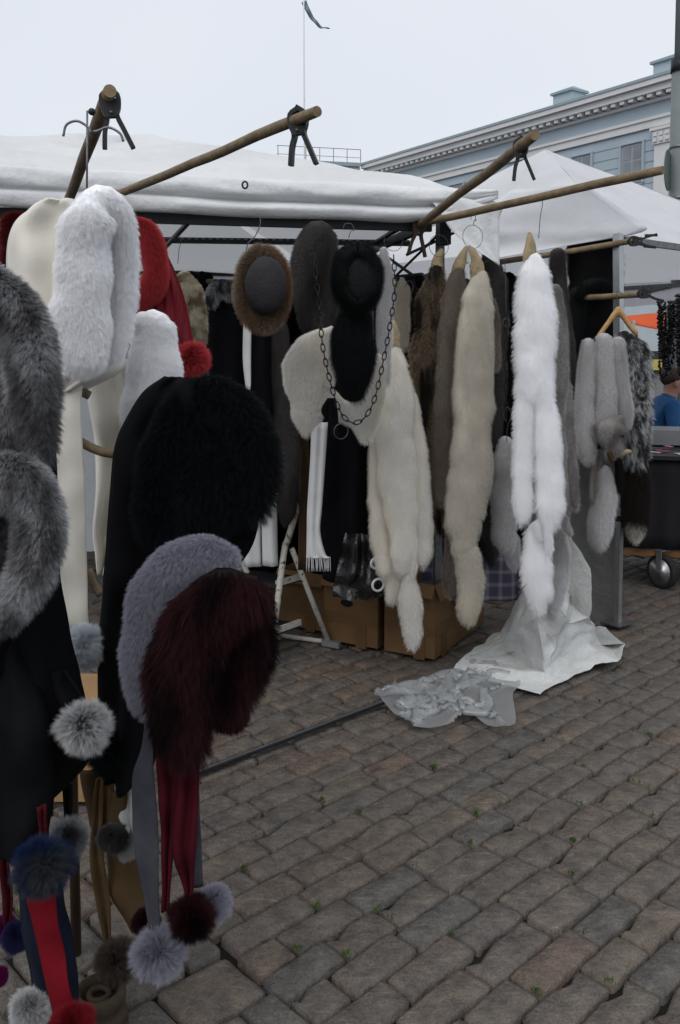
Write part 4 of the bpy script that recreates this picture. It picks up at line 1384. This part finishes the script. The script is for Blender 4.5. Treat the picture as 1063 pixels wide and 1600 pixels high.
tag(o, 'dark brown cloth hanging just left of the fringed scarf', 'cloth')

# shiny black bag with white print
BAGM = plain('shiny_black_plastic', (.008, .008, .009), .22, .3, 10, .9, 35, spec=.6)
t = thing('plastic_bag', 'crumpled shiny black plastic bag with white round letters', 'bag', at(565, 925, 4.1))
M('bag_body', cloth([(828, 542, 596), (845, 536, 606), (880, 529, 610), (910, 522, 612), (930, 520, 612)], 4.08, 24, 7, .02, 3, .1, wr=.05), BAGM, t)
for px, py, r in ((591, 914, 9), (588, 880, 8)):
    c = at(px, py, 3.955)
    M('printed_letter', wire([c + Vector((math.cos(q) * r * 3.97 / F, .01 * math.cos(q), math.sin(q) * r * 1.05 * 3.97 / F)) for q in np.linspace(0, 6.2832, 20, endpoint=False)], .006, 6, True), WHITEC, t)

# plaid bag behind the pelts
m, n, l, b = newmat('plaid_cloth')
tc = n.new('ShaderNodeTexCoord')
sx = n.new('ShaderNodeSeparateXYZ')
l.new(tc.outputs['Object'], sx.inputs[0])
outs = []
for ch, k in (('X', 95), ('Z', 95)):
    mu = n.new('ShaderNodeMath'); mu.operation = 'MULTIPLY'; mu.inputs[1].default_value = k
    l.new(sx.outputs[ch], mu.inputs[0])
    si = n.new('ShaderNodeMath'); si.operation = 'SINE'
    l.new(mu.outputs[0], si.inputs[0])
    cr = ramp(n, [(.0, (.02, .02, .035)), (.55, (.035, .03, .05)), (.92, (.10, .09, .10))])
    l.new(si.outputs[0], cr.inputs[0])
    outs.append(cr.outputs[0])
mm = n.new('ShaderNodeMix'); mm.data_type = 'RGBA'; mm.blend_type = 'ADD'; mm.inputs[0].default_value = 1
l.new(outs[0], mm.inputs[6]); l.new(outs[1], mm.inputs[7])
l.new(mm.outputs[2], b.inputs['Base Color'])
b.inputs['Roughness'].default_value = .85
o = M('plaid_bag', cloth([(862, 664, 800), (880, 660, 806), (910, 658, 808), (935, 656, 810)], 4.42, 24, 5, .02, 2, .08), m, None, solid=.004)
tag(o, 'dark plaid cloth bag resting on the cardboard boxes', 'bag')

# ---------------------------------------------------------------- cardboard boxes, step ladder
CARD = plain('brown_cardboard', (.12, .070, .032), .85, .14, 5, .12, 30, spec=.15)
TAPE = plain('brown_parcel_tape', (.10, .052, .02), .4, .15, 5, .02, spec=.4)
e1, e2 = Vector((.867, -.498, 0)), Vector((.498, .867, 0))
HOLE_SHADE = plain('hole_shade', (.004, .004, .004), 1, 0, 1, 0)  # near-black colour painting the shade inside the hand hole
def carton(px, py, wd, dp, hg, label, hole=False, rot=0):
    c0 = ground(px, py)
    a, b_ = e1, e2
    t = thing('cardboard_box', label, 'box', c0, 'cardboard boxes under the hanging furs')
    c = c0 - a * (wd / 2) + b_ * (dp / 2)
    th = .005
    M('side_panel', box(c - b_ * (dp / 2 - th / 2) + UP * (hg / 2 + .02), wd, th, hg, (a, b_, UP)), CARD, t, False)
    M('side_panel', box(c + b_ * (dp / 2 - th / 2) + UP * (hg / 2 + .02), wd, th, hg, (a, b_, UP)), CARD, t, False)
    M('side_panel', box(c - a * (wd / 2 - th / 2) + UP * (hg / 2 + .02), th, dp - .011, hg, (a, b_, UP)), CARD, t, False)
    M('side_panel', box(c + a * (wd / 2 - th / 2) + UP * (hg / 2 + .02), th, dp - .011, hg, (a, b_, UP)), CARD, t, False)
    M('bottom', box(c + UP * .025, wd - .012, dp - .012, .005, (a, b_, UP)), CARD, t, False)
    # flaps folded outwards
    q0, q1 = c - b_ * (dp / 2) - a * (wd / 2) + UP * (hg + .022), c - b_ * (dp / 2) + a * (wd / 2) + UP * (hg + .022)
    M('flap', sheet(q0, q1, q1 - b_ * .035 - UP * .06, q0 - b_ * .04 - UP * .055, 8, 2, 0, .004, 9), CARD, t, False, solid=.004)
    q2 = c + b_ * (dp / 2) + a * (wd / 2) + UP * (hg + .022)
    M('flap', sheet(q1, q2, q2 + a * .04 - UP * .07, q1 + a * .03 - UP * .075, 8, 2, 0, .004, 9), CARD, t, False, solid=.004)
    M('tape', box(c - b_ * (dp / 2 + .0015) + UP * (hg * .42), wd * .98, .001, .05, (a, b_, UP)), TAPE, t, False)
    M('tape', box(c + a * (wd / 2 + .0015) - b_ * dp * .2 + UP * (hg * .42), .001, dp * .55, .05, (a, b_, UP)), TAPE, t, False)
    M('tape', box(c + a * (wd * .2) - b_ * (dp / 2 + .0025) + UP * (hg * .2), .06, .001, hg * .36, (a, b_, UP)), TAPE, t, False)
    M('tape', box(c + a * (wd / 2 + .0025) - b_ * dp * .33 + UP * (hg * .2), .001, .06, hg * .36, (a, b_, UP)), TAPE, t, False)
    if hole:
        hc = c - b_ * (dp / 2 + .003) + UP * (hg * .66) - a * .02
        M('hand_hole_shade', loft([[hc + a * (math.cos(q) * .035) + UP * (math.sin(q) * .019) - b_ * k for q in np.linspace(0, 6.2832, 18, endpoint=False)] for k in (0, .001)]), HOLE_SHADE, t, False)  # flat disc on the uncut panel, its darkness painted as the opening's shade
carton(679, 1037, .27, .66, .36, 'largest cardboard box with parcel tape beside the white sack')
carton(590, 1020, .31, .5, .345, 'middle cardboard box with an oval hand hole', True)
carton(508, 993, .30, .45, .30, 'cardboard box standing behind the step ladder')

m, n, l, b = newmat('chipped_white_paint')
tc = n.new('ShaderNodeTexCoord')
nz = n.new('ShaderNodeTexNoise'); nz.inputs['Scale'].default_value = 45; nz.inputs['Detail'].default_value = 6
l.new(tc.outputs['Object'], nz.inputs['Vector'])
cr = ramp(n, [(.33, (.06, .03, .018)), (.40, (.40, .39, .34)), (.7, (.5, .49, .45))])
l.new(nz.outputs['Fac'], cr.inputs[0])
l.new(cr.outputs[0], b.inputs['Base Color'])
b.inputs['Roughness'].default_value = .55
RUSTW = m
t = thing('step_ladder', 'small white step ladder with chipped rusty paint', 'ladder', ground(450, 1010))
off = Vector((-.30, .14, 0))
p_front = [ground(421, 1043, .0), at(443, 870, 4.34), at(450, 843, 4.36), at(460, 809, 4.38), at(461.6, 789, 4.39), at(456, 780, 4.39) + off * .08, at(449, 776.5, 4.39) + off * .25]
pf = [Vector(q) for q in crm([tuple(v) for v in p_front], 5)]
top2 = [v + off for v in p_front[:5]] + [p_front[5] + off * .84, p_front[6] + off * .5]
pf2 = [Vector(q) for q in crm([tuple(v) for v in top2], 5)]
M('rail', wire(pf, .016, 10), RUSTW, t)
M('rail', wire(pf2, .016, 10), RUSTW, t)
M('handle', wire([p_front[6], (p_front[6] + top2[6]) / 2 + UP * .004, top2[6]], .016, 10), RUSTW, t)
ra_, rb2 = at(456, 857, 4.38), ground(512, 1000, .03)
M('rear_leg', wire([ra_, rb2], .014, 10), RUSTW, t)
M('rear_leg', wire([ra_ + off, rb2 + off], .014, 10), RUSTW, t)
M('rear_foot_bar', wire([rb2 + Vector((.06, -.02, -.012)), rb2 + off - Vector((.02, 0, .012))], .012, 10), RUSTW, t)
fd = Vector((.25, .5, 0)).normalized()
for py, hgt in ((905, .03), (980, .03)):
    f = 4.3 if py < 950 else 4.24
    a = at(432 if py < 950 else 427, py + 8, f)
    tr = [a, a + fd * .17 + Vector((.05, 0, 0)), a + fd * .17 + off + Vector((.05, 0, 0)), a + off]
    M('step', loft([[q - UP * .02 for q in tr], tr]), DMETAL, t, False)
    M('step_rail', bar(a + UP * .004, tr[1] + UP * .004, .012, .03), RUSTW, t, False)
    M('step_rail', bar(tr[3] + UP * .004, tr[2] + UP * .004, .012, .03), RUSTW, t, False)
for q in (p_front[0], top2[0]):
    M('rubber_foot', wire([q, q + UP * .04], .016, 10), DMETAL, t)
for q in (rb2, rb2 + off):
    M('foot_block', box(q + Vector((.02, -.02, -.012)), .1, .03, .03, (e1, e2, UP)), ALU, t, False)

# ---------------------------------------------------------------- crumpled white sack and clear plastic bag
SACK = canvas('woven_white_sack', (.70, .71, .70), .15, .35, 9)
def drape(corners, n, scale, seed, steps=90, lift=.06, bend=.35, pins=((0, 0), (0, -1), (-1, 0), (-1, -1)), floor=.026, solids=()):
    """a sheet larger than the span of its four corners settles into folds on the paving"""
    rg = np.random.default_rng(seed)
    T, Rr, L, Fp = [np.array(c) for c in corners]
    u = np.linspace(0, 1, n)
    U, W = np.meshgrid(u, u, indexing='ij')
    P = (T * ((1 - U) * (1 - W))[..., None] + Rr * (U * (1 - W))[..., None] + L * ((1 - U) * W)[..., None] + Fp * (U * W)[..., None])
    ph = rg.uniform(0, 6, 6)
    wob = np.sin(U * 9 + W * 5 + ph[0]) + .8 * np.sin(W * 12 - U * 6 + ph[1]) + .6 * np.sin(U * 17 + ph[2]) * np.sin(W * 15 + ph[3])
    P[..., 2] += lift * (.8 + .5 * wob) * (np.sin(U * 3.14) * np.sin(W * 3.14) + .25)
    P[..., 1] -= lift * .5 * np.sin(U * 11 - W * 8 + ph[4])
    P += rg.normal(0, .004, P.shape)
    eu = scale * .5 * (np.linalg.norm(Rr - T) + np.linalg.norm(Fp - L)) / (n - 1)
    ew = scale * .5 * (np.linalg.norm(L - T) + np.linalg.norm(Fp - Rr)) / (n - 1)
    ed = math.hypot(eu, ew)
    pinned = {q: P[q].copy() for q in pins}
    Q = P.copy()
    def solve(A, B, rest, k):
        d = B - A
        ln = np.linalg.norm(d, axis=-1, keepdims=True) + 1e-9
        c = d * ((ln - rest) / ln * .5 * k)
        return c
    sets = []
    for st, rest, k in (((1, 0), eu, 1), ((0, 1), ew, 1), ((1, 1), ed, .5), ((1, -1), ed, .5), ((2, 0), 2 * eu, bend), ((0, 2), 2 * ew, bend)):
        sets.append((st, rest, k))
    for it in range(steps):
        V = (P - Q) * .96
        Q = P.copy()
        P = P + V
        P[..., 2] -= .0022
        for _ in range(14):
            for (di, dj), rest, k in sets:
                m = np.zeros_like(P)
                cnt = np.zeros(P.shape[:2] + (1,))
                si = slice(0, n - di)
                ti = slice(di, n)
                if dj >= 0: sj, tj = slice(0, n - dj), slice(dj, n)
                else: sj, tj = slice(-dj, n), slice(0, n + dj)
                c = solve(P[si, sj], P[ti, tj], rest, k)
                m[si, sj] += c
                m[ti, tj] -= c
                cnt[si, sj] += 1
                cnt[ti, tj] += 1
                P = P + m / np.maximum(cnt, 1) * 1.25
            for q, v in pinned.items(): P[q] = v
            low = P[..., 2] < floor
            P[..., 2] = np.maximum(P[..., 2], floor)
            Q[low] = Q[low] * .4 + P[low] * .6
    V = [Vector(p) for p in P.reshape(-1, 3)]
    return V, [(i * n + j, (i + 1) * n + j, (i + 1) * n + j + 1, i * n + j + 1) for i in range(n - 1) for j in range(n - 1)]
def folded(verts, faces, cuts, seed, smooth=2, wr=.005):
    """sheet of large creased panels, creases slightly rounded, fine crumple on top"""
    bm = bmesh.new()
    vs = [bm.verts.new(at(*v)) for v in verts]
    for f in faces: bm.faces.new([vs[i] for i in f])
    bmesh.ops.triangulate(bm, faces=bm.faces)
    bmesh.ops.subdivide_edges(bm, edges=bm.edges, cuts=cuts, use_grid_fill=True)
    for _ in range(smooth):
        bmesh.ops.smooth_vert(bm, verts=bm.verts, factor=.5, use_axis_x=True, use_axis_y=True, use_axis_z=True)
    bm.normal_update()
    bm.verts.index_update()
    V = []
    for v in bm.verts:
        p = v.co.copy()
        r1 = 1 - 2 * abs(noise.noise(Vector((p.x * 7, p.y * 7, p.z * 11)) + Vector((seed, 0, 0))))
        r2 = 1 - 2 * abs(noise.noise(p * 19 + Vector((seed, 7, 0))))
        p += v.normal * wr * (1.6 * r1 + .6 * r2)
        p.z = max(p.z, .022)
        V.append(p)
    Fc = [tuple(v.index for v in f.verts) for f in bm.faces]
    bm.free()
    return V, Fc
V_ = [(709, 1042, 4.0), (845, 1108, 3.74), (853, 1048, 3.90), (715, 1030, 4.06), (838, 962, 3.97), (888, 962, 3.92), (884, 1076, 3.90), (786, 1002, 4.20), (816, 915, 4.32), (886, 836, 4.38),
      (922, 888, 4.22), (922, 964, 4.20), (977, 1006, 4.22), (966, 1028, 4.10), (893, 974, 4.16), (936, 978, 4.26), (903, 1068, 3.98), (930, 1036, 4.06), (868, 1014, 4.0), (872, 938, 3.98),
      (896, 922, 4.42), (860, 1000, 4.5), (780, 985, 4.5), (740, 1010, 4.35), (880, 1026, 4.12), (850, 880, 4.40), (795, 1030, 4.26), (915, 1005, 4.22), (955, 1008, 4.32)]
F_ = [(3, 26, 2), (3, 2, 0), (0, 2, 1), (3, 7, 26), (7, 4, 26), (26, 4, 2), (7, 8, 4), (4, 5, 18), (4, 18, 2), (2, 18, 24), (2, 24, 6), (2, 6, 1), (8, 25, 19, 4), (4, 19, 5), (25, 9, 20, 19), (9, 10, 20), (10, 11, 20), (20, 11, 14), (19, 20, 5), (20, 14, 5),
      (5, 14, 18), (14, 24, 18), (14, 15, 27), (14, 27, 24), (15, 12, 28), (15, 28, 27), (27, 28, 13, 17), (12, 13, 28), (27, 17, 24), (24, 17, 16), (24, 16, 6), (8, 22, 21), (8, 21, 25), (9, 25, 21), (9, 21, 10), (10, 21, 11), (11, 15, 14), (11, 21, 12, 15), (7, 23, 22, 8), (3, 23, 7)]
sack_ = folded(V_, F_, 7, 3, 0, .009)
o = M('woven_sack', sack_, SACK, None, True, solid=.002)
es = o.modifiers.new('creases', 'EDGE_SPLIT')
es.split_angle = R(34)
tag(o, 'big crumpled white woven plastic sack slumped on the paving', 'sack')
m, n, l, b = newmat('clear_polythene')
out = n['Material Output']
tr = n.new('ShaderNodeBsdfTransparent')
df = n.new('ShaderNodeBsdfDiffuse'); df.inputs[0].default_value = (.55, .57, .58, 1)
tl = n.new('ShaderNodeBsdfTranslucent'); tl.inputs[0].default_value = (.5, .52, .53, 1)
gl = n.new('ShaderNodeBsdfGlossy'); gl.inputs['Roughness'].default_value = .2
gl.inputs[0].default_value = (.8, .8, .8, 1)
m1 = n.new('ShaderNodeMixShader'); m1.inputs[0].default_value = .4
l.new(df.outputs[0], m1.inputs[1]); l.new(tl.outputs[0], m1.inputs[2])
m2 = n.new('ShaderNodeMixShader'); m2.inputs[0].default_value = .13
l.new(m1.outputs[0], m2.inputs[1]); l.new(gl.outputs[0], m2.inputs[2])
m3 = n.new('ShaderNodeMixShader'); m3.inputs[0].default_value = .55
l.new(tr.outputs[0], m3.inputs[1]); l.new(m2.outputs[0], m3.inputs[2])
l.new(m3.outputs[0], out.inputs[0])
n.remove(b)
POLY = m
bag_ = drape((at(775, 1000, 4.3), ground(786, 1138, .03), ground(614, 1060, .10), ground(640, 1116, .03)), 54, 1.65, 21, lift=.2, bend=.12, steps=60, pins=((0, -1), (-1, 0), (-1, -1)))
o = M('plastic_bag', bag_, POLY, None, True)
tag(o, 'clear crumpled polythene bag lying beside the white sack', 'bag')

# ---------------------------------------------------------------- coat stand with hooded scarves, left foreground
DWOOD = plain('dark_bentwood', (.045, .024, .013), .45, .3, 12, .1, 40, spec=.4)
BASEW = plain('worn_brown_wood', (.04, .027, .016), .7, .35, 14, .3, 60)
SX, SY = at(120, 1500, 2.12).x, 2.12
t = thing('coat_stand', 'dark bentwood coat stand with curved hooks and round wooden foot', 'coat stand', (SX, SY, 0))
tp = at(144, 180, 2.16)
M('pole', wire([(SX, SY, 0), (SX, SY, .8), (SX + .005, SY, 1.4), (tp.x - .005, SY, 1.85)], .0125, 12), DWOOD, t)
M('top_rod', wire([(tp.x - .005, SY, 1.85), (tp.x, SY, tp.z)], .0026, 8), GMETAL, t)
M('finial', ball(tp + UP * .008, .009), DMETAL, t)
def arc(px0, py0, px1, py1, top, Y): return wpx([(px0, py0), (px0 + (px1 - px0) * .12, top + 6), ((px0 + px1) / 2, top), (px1 - (px1 - px0) * .12, top + 9), (px1, py1)], Y, .003, 5, 8)
M('hook', arc(99, 213, 142, 208, 189, 2.1), GMETAL, t)
M('hook', arc(146, 205, 193, 221, 199, 2.1), GMETAL, t)
M('arm', wpx([(118, 610), (128, 612), (140, 618)], 2.1, .011, 4, 10), POLE, t)
M('arm', wpx([(122, 688), (140, 698), (160, 706), (188, 711)], 2.08, .011, 4, 10), POLE, t)
M('arm', wpx([(138, 890), (146, 912), (158, 930)], 2.08, .010, 4, 10), POLE, t)
cb = ground(156, 1598)
prof = [(.055, 0), (.062, .012), (.058, .03), (.052, .038), (.056, .05), (.058, .068), (.052, .08), (.044, .082), (.038, .072), (.034, .05), (.001, .045)]
M('foot', loft([[cb + UP * z + Vector((math.cos(q), math.sin(q), 0)) * r * 1.02 for q in np.linspace(0, 6.2832, 32, endpoint=False)] for r, z in prof], False), BASEW, t)
M('foot_ring', wire([cb + UP * .066 + Vector((math.cos(q), math.sin(q), 0)) * .022 for q in np.linspace(0, 6.2832, 20, endpoint=False)], .008, 8, True), BASEW, t)

def pom(t, px, py, r, Y, mat, n=700, kids=20, name='pompom', rad=.32):
    rr = r * Y / F
    o = M(name, ball(at(px, py, Y), rr * .55, (random.uniform(.92, 1.06), 1, random.uniform(.86, 1.0)), 2, .5), mat, t)
    fur(o, rr * .5, max(n, 500), kids, up=1.0, down=.15, rad=rad, rand=.3, clump=0, rough=.006)
    return o
def roll(t, pts, Y, mat, L, n=1400, kids=22, name='fur_trim', flat=.7, down=.55, up=.85, rad=.32, clump=.05):
    return fur(M(name, furtube(slim(pts, Y, L * .14), Y, flat, lump=.17), mat, t), L * .68, n, kids, up=up, down=down, rad=min(rad, .38), clump=clump * .3)
def rag(t, rows, Y, mat, name='scarf_tail', fold=.006, k=1.2, bulge=0.0, nx=14):
    return M(name, cloth(rows, Y, nx, 8, fold * 1.4, k, bulge, wr=.014), mat, t, solid=.005)
def hs(label, px, py, Y): return thing('hooded_scarf', label, 'scarf', at(px, py, Y), 'fur trimmed hooded scarves')

t = hs('cream hooded scarf with white fur trim and white pompom', 130, 1040, 2.05)
rag(t, [(318, 75, 135), (328, 45, 150), (350, 18, 165), (390, 7, 170), (440, 11, 175), (490, 34, 178), (530, 62, 180), (575, 84, 190), (610, 86, 130)], 2.12, CREAM, 'hood', .012, 2.0, .07, 20)
rag(t, [(560, 80, 132), (640, 86, 128), (760, 88, 133), (880, 93, 136), (985, 102, 141)], 2.06, CREAM, fold=.004, k=.7)
roll(t, [(128, 548, 36), (124, 505, 42), (128, 440, 40), (134, 375, 40), (150, 325, 36), (172, 322, 30, .03), (188, 360, 24, .06), (194, 430, 20, .08), (190, 500, 18, .08), (178, 545, 16, .07)], 2.0, WHITEF, .032, 3200, 26, up=.6, down=.8)
pom(t, 131, 1008, 40, 2.0, furmat('bluish_white_fur', (.6, .64, .68), (.78, .81, .84), .1))
t = hs('second cream hooded scarf with round white fur, behind the black hood', 235, 880, 2.3)
rag(t, [(560, 132, 215), (640, 140, 232), (700, 148, 226), (760, 152, 205), (820, 148, 190), (860, 152, 182), (892, 158, 172)], 2.3, CREAM, 'hood', .018, 1.6, .04, 16)
roll(t, [(222, 505, 20), (238, 515, 32), (240, 560, 38), (238, 610, 42), (228, 660, 38)], 2.24, WHITEF, .028, 2600, 24, up=.6, down=.8)
t = hs('red ribbed hooded scarf with bright red fur trim and pompom', 270, 590, 2.5)
RIB = plain('ribbed_red_wool', (.13, .007, .014), .9, .45, 60, .5, 60, stretch=(3, 1, .05))
rag(t, [(392, 238, 258), (430, 232, 276), (480, 222, 292), (530, 226, 302), (570, 250, 312), (592, 280, 318)], 2.55, RIB, 'hood', .005, 5, .04, 24)
roll(t, [(208, 352, 14), (228, 362, 16), (240, 395, 17), (244, 425, 16), (232, 452, 17), (212, 468, 15)], 2.5, REDF, .035, 1200, 20)
pom(t, 300, 560, 30, 2.48, REDF)
roll(t, [(310, 580, 10), (315, 590, 8)], 2.6, GREYF, .03, 300, 12, 'lining')
t = hs('dark red furry hooded scarf at the far left behind the cream hood', 20, 420, 2.5)
roll(t, [(22, 372, 16), (24, 350, 18), (32, 345, 14)], 2.5, DREDF, .035, 700, 16)
rag(t, [(365, 0, 22), (400, -8, 16), (440, -10, 12), (480, -10, 25)], 2.52, REDC, 'hood')
t = hs('navy hooded scarf with grizzled grey rabbit trim at the left edge', 30, 720, 1.72)
roll(t, [(-45, 440, 40), (-5, 455, 34), (30, 480, 32), (48, 530, 32), (55, 600, 32), (60, 660, 26), (66, 705, 16)], 1.68, RABBIT, .045, 2200, 24, rad=.5)
roll(t, [(-30, 500, 36), (5, 560, 40), (10, 630, 40), (0, 690, 30)], 1.72, RABBIT, .045, 1200, 20, rad=.5)
rag(t, [(640, -50, 40), (680, -50, 80), (720, -50, 92), (800, -50, 88)], 1.8, NAVYC, 'hood', .01, 1)
t = hs('black long scarf with thick grey rabbit cuff, lower at the left edge', 60, 1180, 1.65)
roll(t, [(-45, 745, 34), (0, 742, 36), (40, 752, 34), (62, 795, 30), (60, 850, 32), (40, 900, 32), (10, 945, 24), (-25, 965, 18)], 1.6, RABBIT, .045, 2600, 24, rad=.5)
roll(t, [(-20, 790, 40), (20, 840, 46), (0, 900, 40), (-25, 930, 30)], 1.64, furmat('charcoal_fur', (.01, .01, .011), (.10, .10, .105), .6), .05, 1400, 20)
rag(t, [(700, -60, 80), (800, -60, 84), (900, -60, 88), (1000, -60, 104), (1060, -60, 118), (1110, -60, 128), (1190, -20, 134), (1235, 10, 100)], 1.78, BLACKC, 'scarf_body', .02, 2.2, .05, 20)
rag(t, [(990, -60, 52, .12), (1060, -60, 62, .06), (1130, -60, 78), (1230, -60, 86), (1300, -60, 76), (1335, -60, 70)], 1.68, BLACKC, 'scarf_tail', .015, 1.4, .04, 16)
rag(t, [(1050, 82, 104), (1085, 86, 128), (1112, 100, 132)], 1.7, BLACKC, 'scarf_tail')
pom(t, 133, 1133, 47, 1.68, PEPPERF, 500, 24)
t = hs('black hooded scarf with huge black fur trim in the middle of the stand', 260, 1200, 2.0)
rag(t, [(588, 262, 345), (615, 226, 375), (660, 198, 392), (710, 182, 392), (780, 176, 405), (860, 170, 390), (960, 162, 300), (1060, 158, 270), (1140, 160, 255), (1205, 168, 238)], 2.05, BLACKC, 'hood', .02, 2, .10, 24)
roll(t, [(248, 815, 36), (256, 745, 40), (280, 672, 42), (318, 630, 38), (360, 636, 38), (392, 688, 35), (404, 742, 27), (396, 795, 20)], 1.96, BLACKF, .045, 2600, 22, rad=.5, clump=.4)
roll(t, [(312, 690, 50), (330, 760, 58), (312, 805, 46)], 1.97, BLACKF, .05, 1400, 20, rad=.5, clump=.4)
pom(t, 172, 1172, 42, 1.95, BLACKF)
pom(t, 360, 1118, 30, 1.9, BLACKF)
rag(t, [(1080, 352, 362), (1100, 354, 362)], 1.9, BLACKC)
t = hs('lilac grey fur hooded scarf with grey tail and lilac pompoms', 245, 1530, 1.85)
roll(t, [(352, 868, 24), (320, 862, 30), (272, 880, 34), (236, 920, 32), (222, 985, 26), (216, 1040, 24), (224, 1085, 20), (231, 1108, 11)], 1.82, LILACF, .032, 2200, 24, up=.7)
rag(t, [(1112, 228, 238), (1170, 220, 240), (1215, 207, 242), (1290, 206, 247), (1350, 214, 249), (1410, 226, 250), (1452, 233, 252)], 1.8, GREYC, fold=.003, k=.6)
rag(t, [(1240, 300, 312), (1320, 302, 315), (1385, 300, 317)], 1.86, GREYC, fold=.002, k=.5)
pom(t, 248, 1488, 47, 1.78, LILACF, 520, 24)
pom(t, 333, 1410, 34, 1.86, LILACF, 420, 22)
t = hs('burgundy fur hooded scarf with dark red tails and burgundy pompom', 300, 1470, 1.75)
roll(t, [(392, 915, 26), (352, 915, 38), (310, 955, 48), (286, 1015, 46), (282, 1080, 42), (288, 1130, 34), (296, 1155, 20)], 1.72, BURGF, .07, 2400, 24, rad=.5, clump=1.5, down=1.0, up=.75)
roll(t, [(392, 930, 26), (400, 985, 24), (378, 1040, 26), (350, 1090, 20)], 1.76, BURGF, .065, 1300, 22, rad=.5, clump=1.5, down=1.0, up=.75)
roll(t, [(340, 965, 40), (338, 1020, 42), (328, 1070, 34)], 1.77, BURGF, .06, 1200, 20, rad=.5, clump=1.5, down=1.0, up=.75)
rag(t, [(1140, 246, 280), (1220, 248, 284), (1300, 252, 274), (1370, 256, 268), (1420, 254, 264)], 1.77, REDC, fold=.006, k=1.4)
rag(t, [(1140, 276, 313), (1220, 278, 311), (1300, 272, 308), (1350, 276, 304), (1400, 290, 300)], 1.75, REDC, fold=.006, k=1.4)
pom(t, 300, 1432, 42, 1.76, BURGF, 460, 24)
pom(t, 228, 1440, 24, 1.86, BURGF, 260, 20)
t = hs('tan wool scarf with taupe pompom hanging low on the stand', 185, 1530, 1.98)
rag(t, [(1200, 126, 182), (1250, 134, 182), (1290, 142, 178)], 2.05, BROWNC)
rag(t, [(1215, 152, 164), (1290, 143, 160), (1370, 144, 168), (1430, 156, 174), (1485, 168, 173)], 1.98, TANC, fold=.004)
rag(t, [(1230, 172, 200), (1310, 168, 222), (1370, 170, 230), (1410, 182, 230), (1450, 206, 228)], 2.0, TANC, fold=.012, k=.7)
pom(t, 183, 1500, 40, 1.95, TAUPEP)
t = hs('white scarf end with small white pompom behind the grey tail', 200, 1340, 2.0)
rag(t, [(1200, 180, 212), (1245, 181, 214), (1280, 190, 214), (1298, 202, 212)], 2.0, WHITEC)
pom(t, 203, 1318, 26, 2.0, furmat('dull_white_fur', (.35, .35, .34), (.5, .5, .49), .15))
pom(t, 176, 1308, 26, 1.96, GREYF)
t = hs('blue dyed pompom scarf hanging above the scarlet tail', 68, 1350, 1.6)
pom(t, 68, 1350, 54, 1.58, BLUEF, 520, 26)
rag(t, [(1260, 60, 72), (1310, 62, 70)], 1.62, REDC)
t = hs('scarf with one dark grey pompom beside the blue one', 108, 1308, 1.8)
pom(t, 108, 1308, 36, 1.8, RABBIT)
rag(t, [(1225, 100, 112), (1290, 103, 110)], 1.82, BLACKC)
t = hs('scarlet scarf tail with scarlet pompom at the bottom left', 112, 1600, 1.62)
rag(t, [(1380, 40, 84), (1440, 50, 92), (1510, 66, 104), (1590, 84, 120)], 1.63, REDC2, fold=.003, k=.6)
pom(t, 112, 1604, 44, 1.6, SCARF_)
t = hs('black scarf tail with white tipped pompom at the bottom left corner', 50, 1575, 1.75)
rag(t, [(1370, 24, 96), (1450, 30, 108), (1530, 42, 120), (1610, 60, 124)], 1.74, NAVYC, fold=.012, k=1.2, bulge=.02)
pom(t, 48, 1575, 36, 1.7, PEPPERF)
t = hs('scarf with magenta and violet pompoms at the left edge', 12, 1450, 1.85)
rag(t, [(1330, -2, 12), (1400, 4, 20), (1440, 8, 18)], 1.84, REDC)
pom(t, 8, 1450, 24, 1.86, MAGF)
pom(t, 26, 1462, 26, 1.82, VIOLF)
pom(t, -4, 1525, 18, 1.86, MAGF)

# pale carton seen between the scarves
c = ground(110, 1262)
o = M('cardboard_box', box((c.x, c.y + .15, .18), .26, .3, .32), plain('pale_cardboard', (.28, .17, .08), .85, .12, 6, .1), None, False)
tag(o, 'pale cardboard box on the paving behind the coat stand pole', 'box')
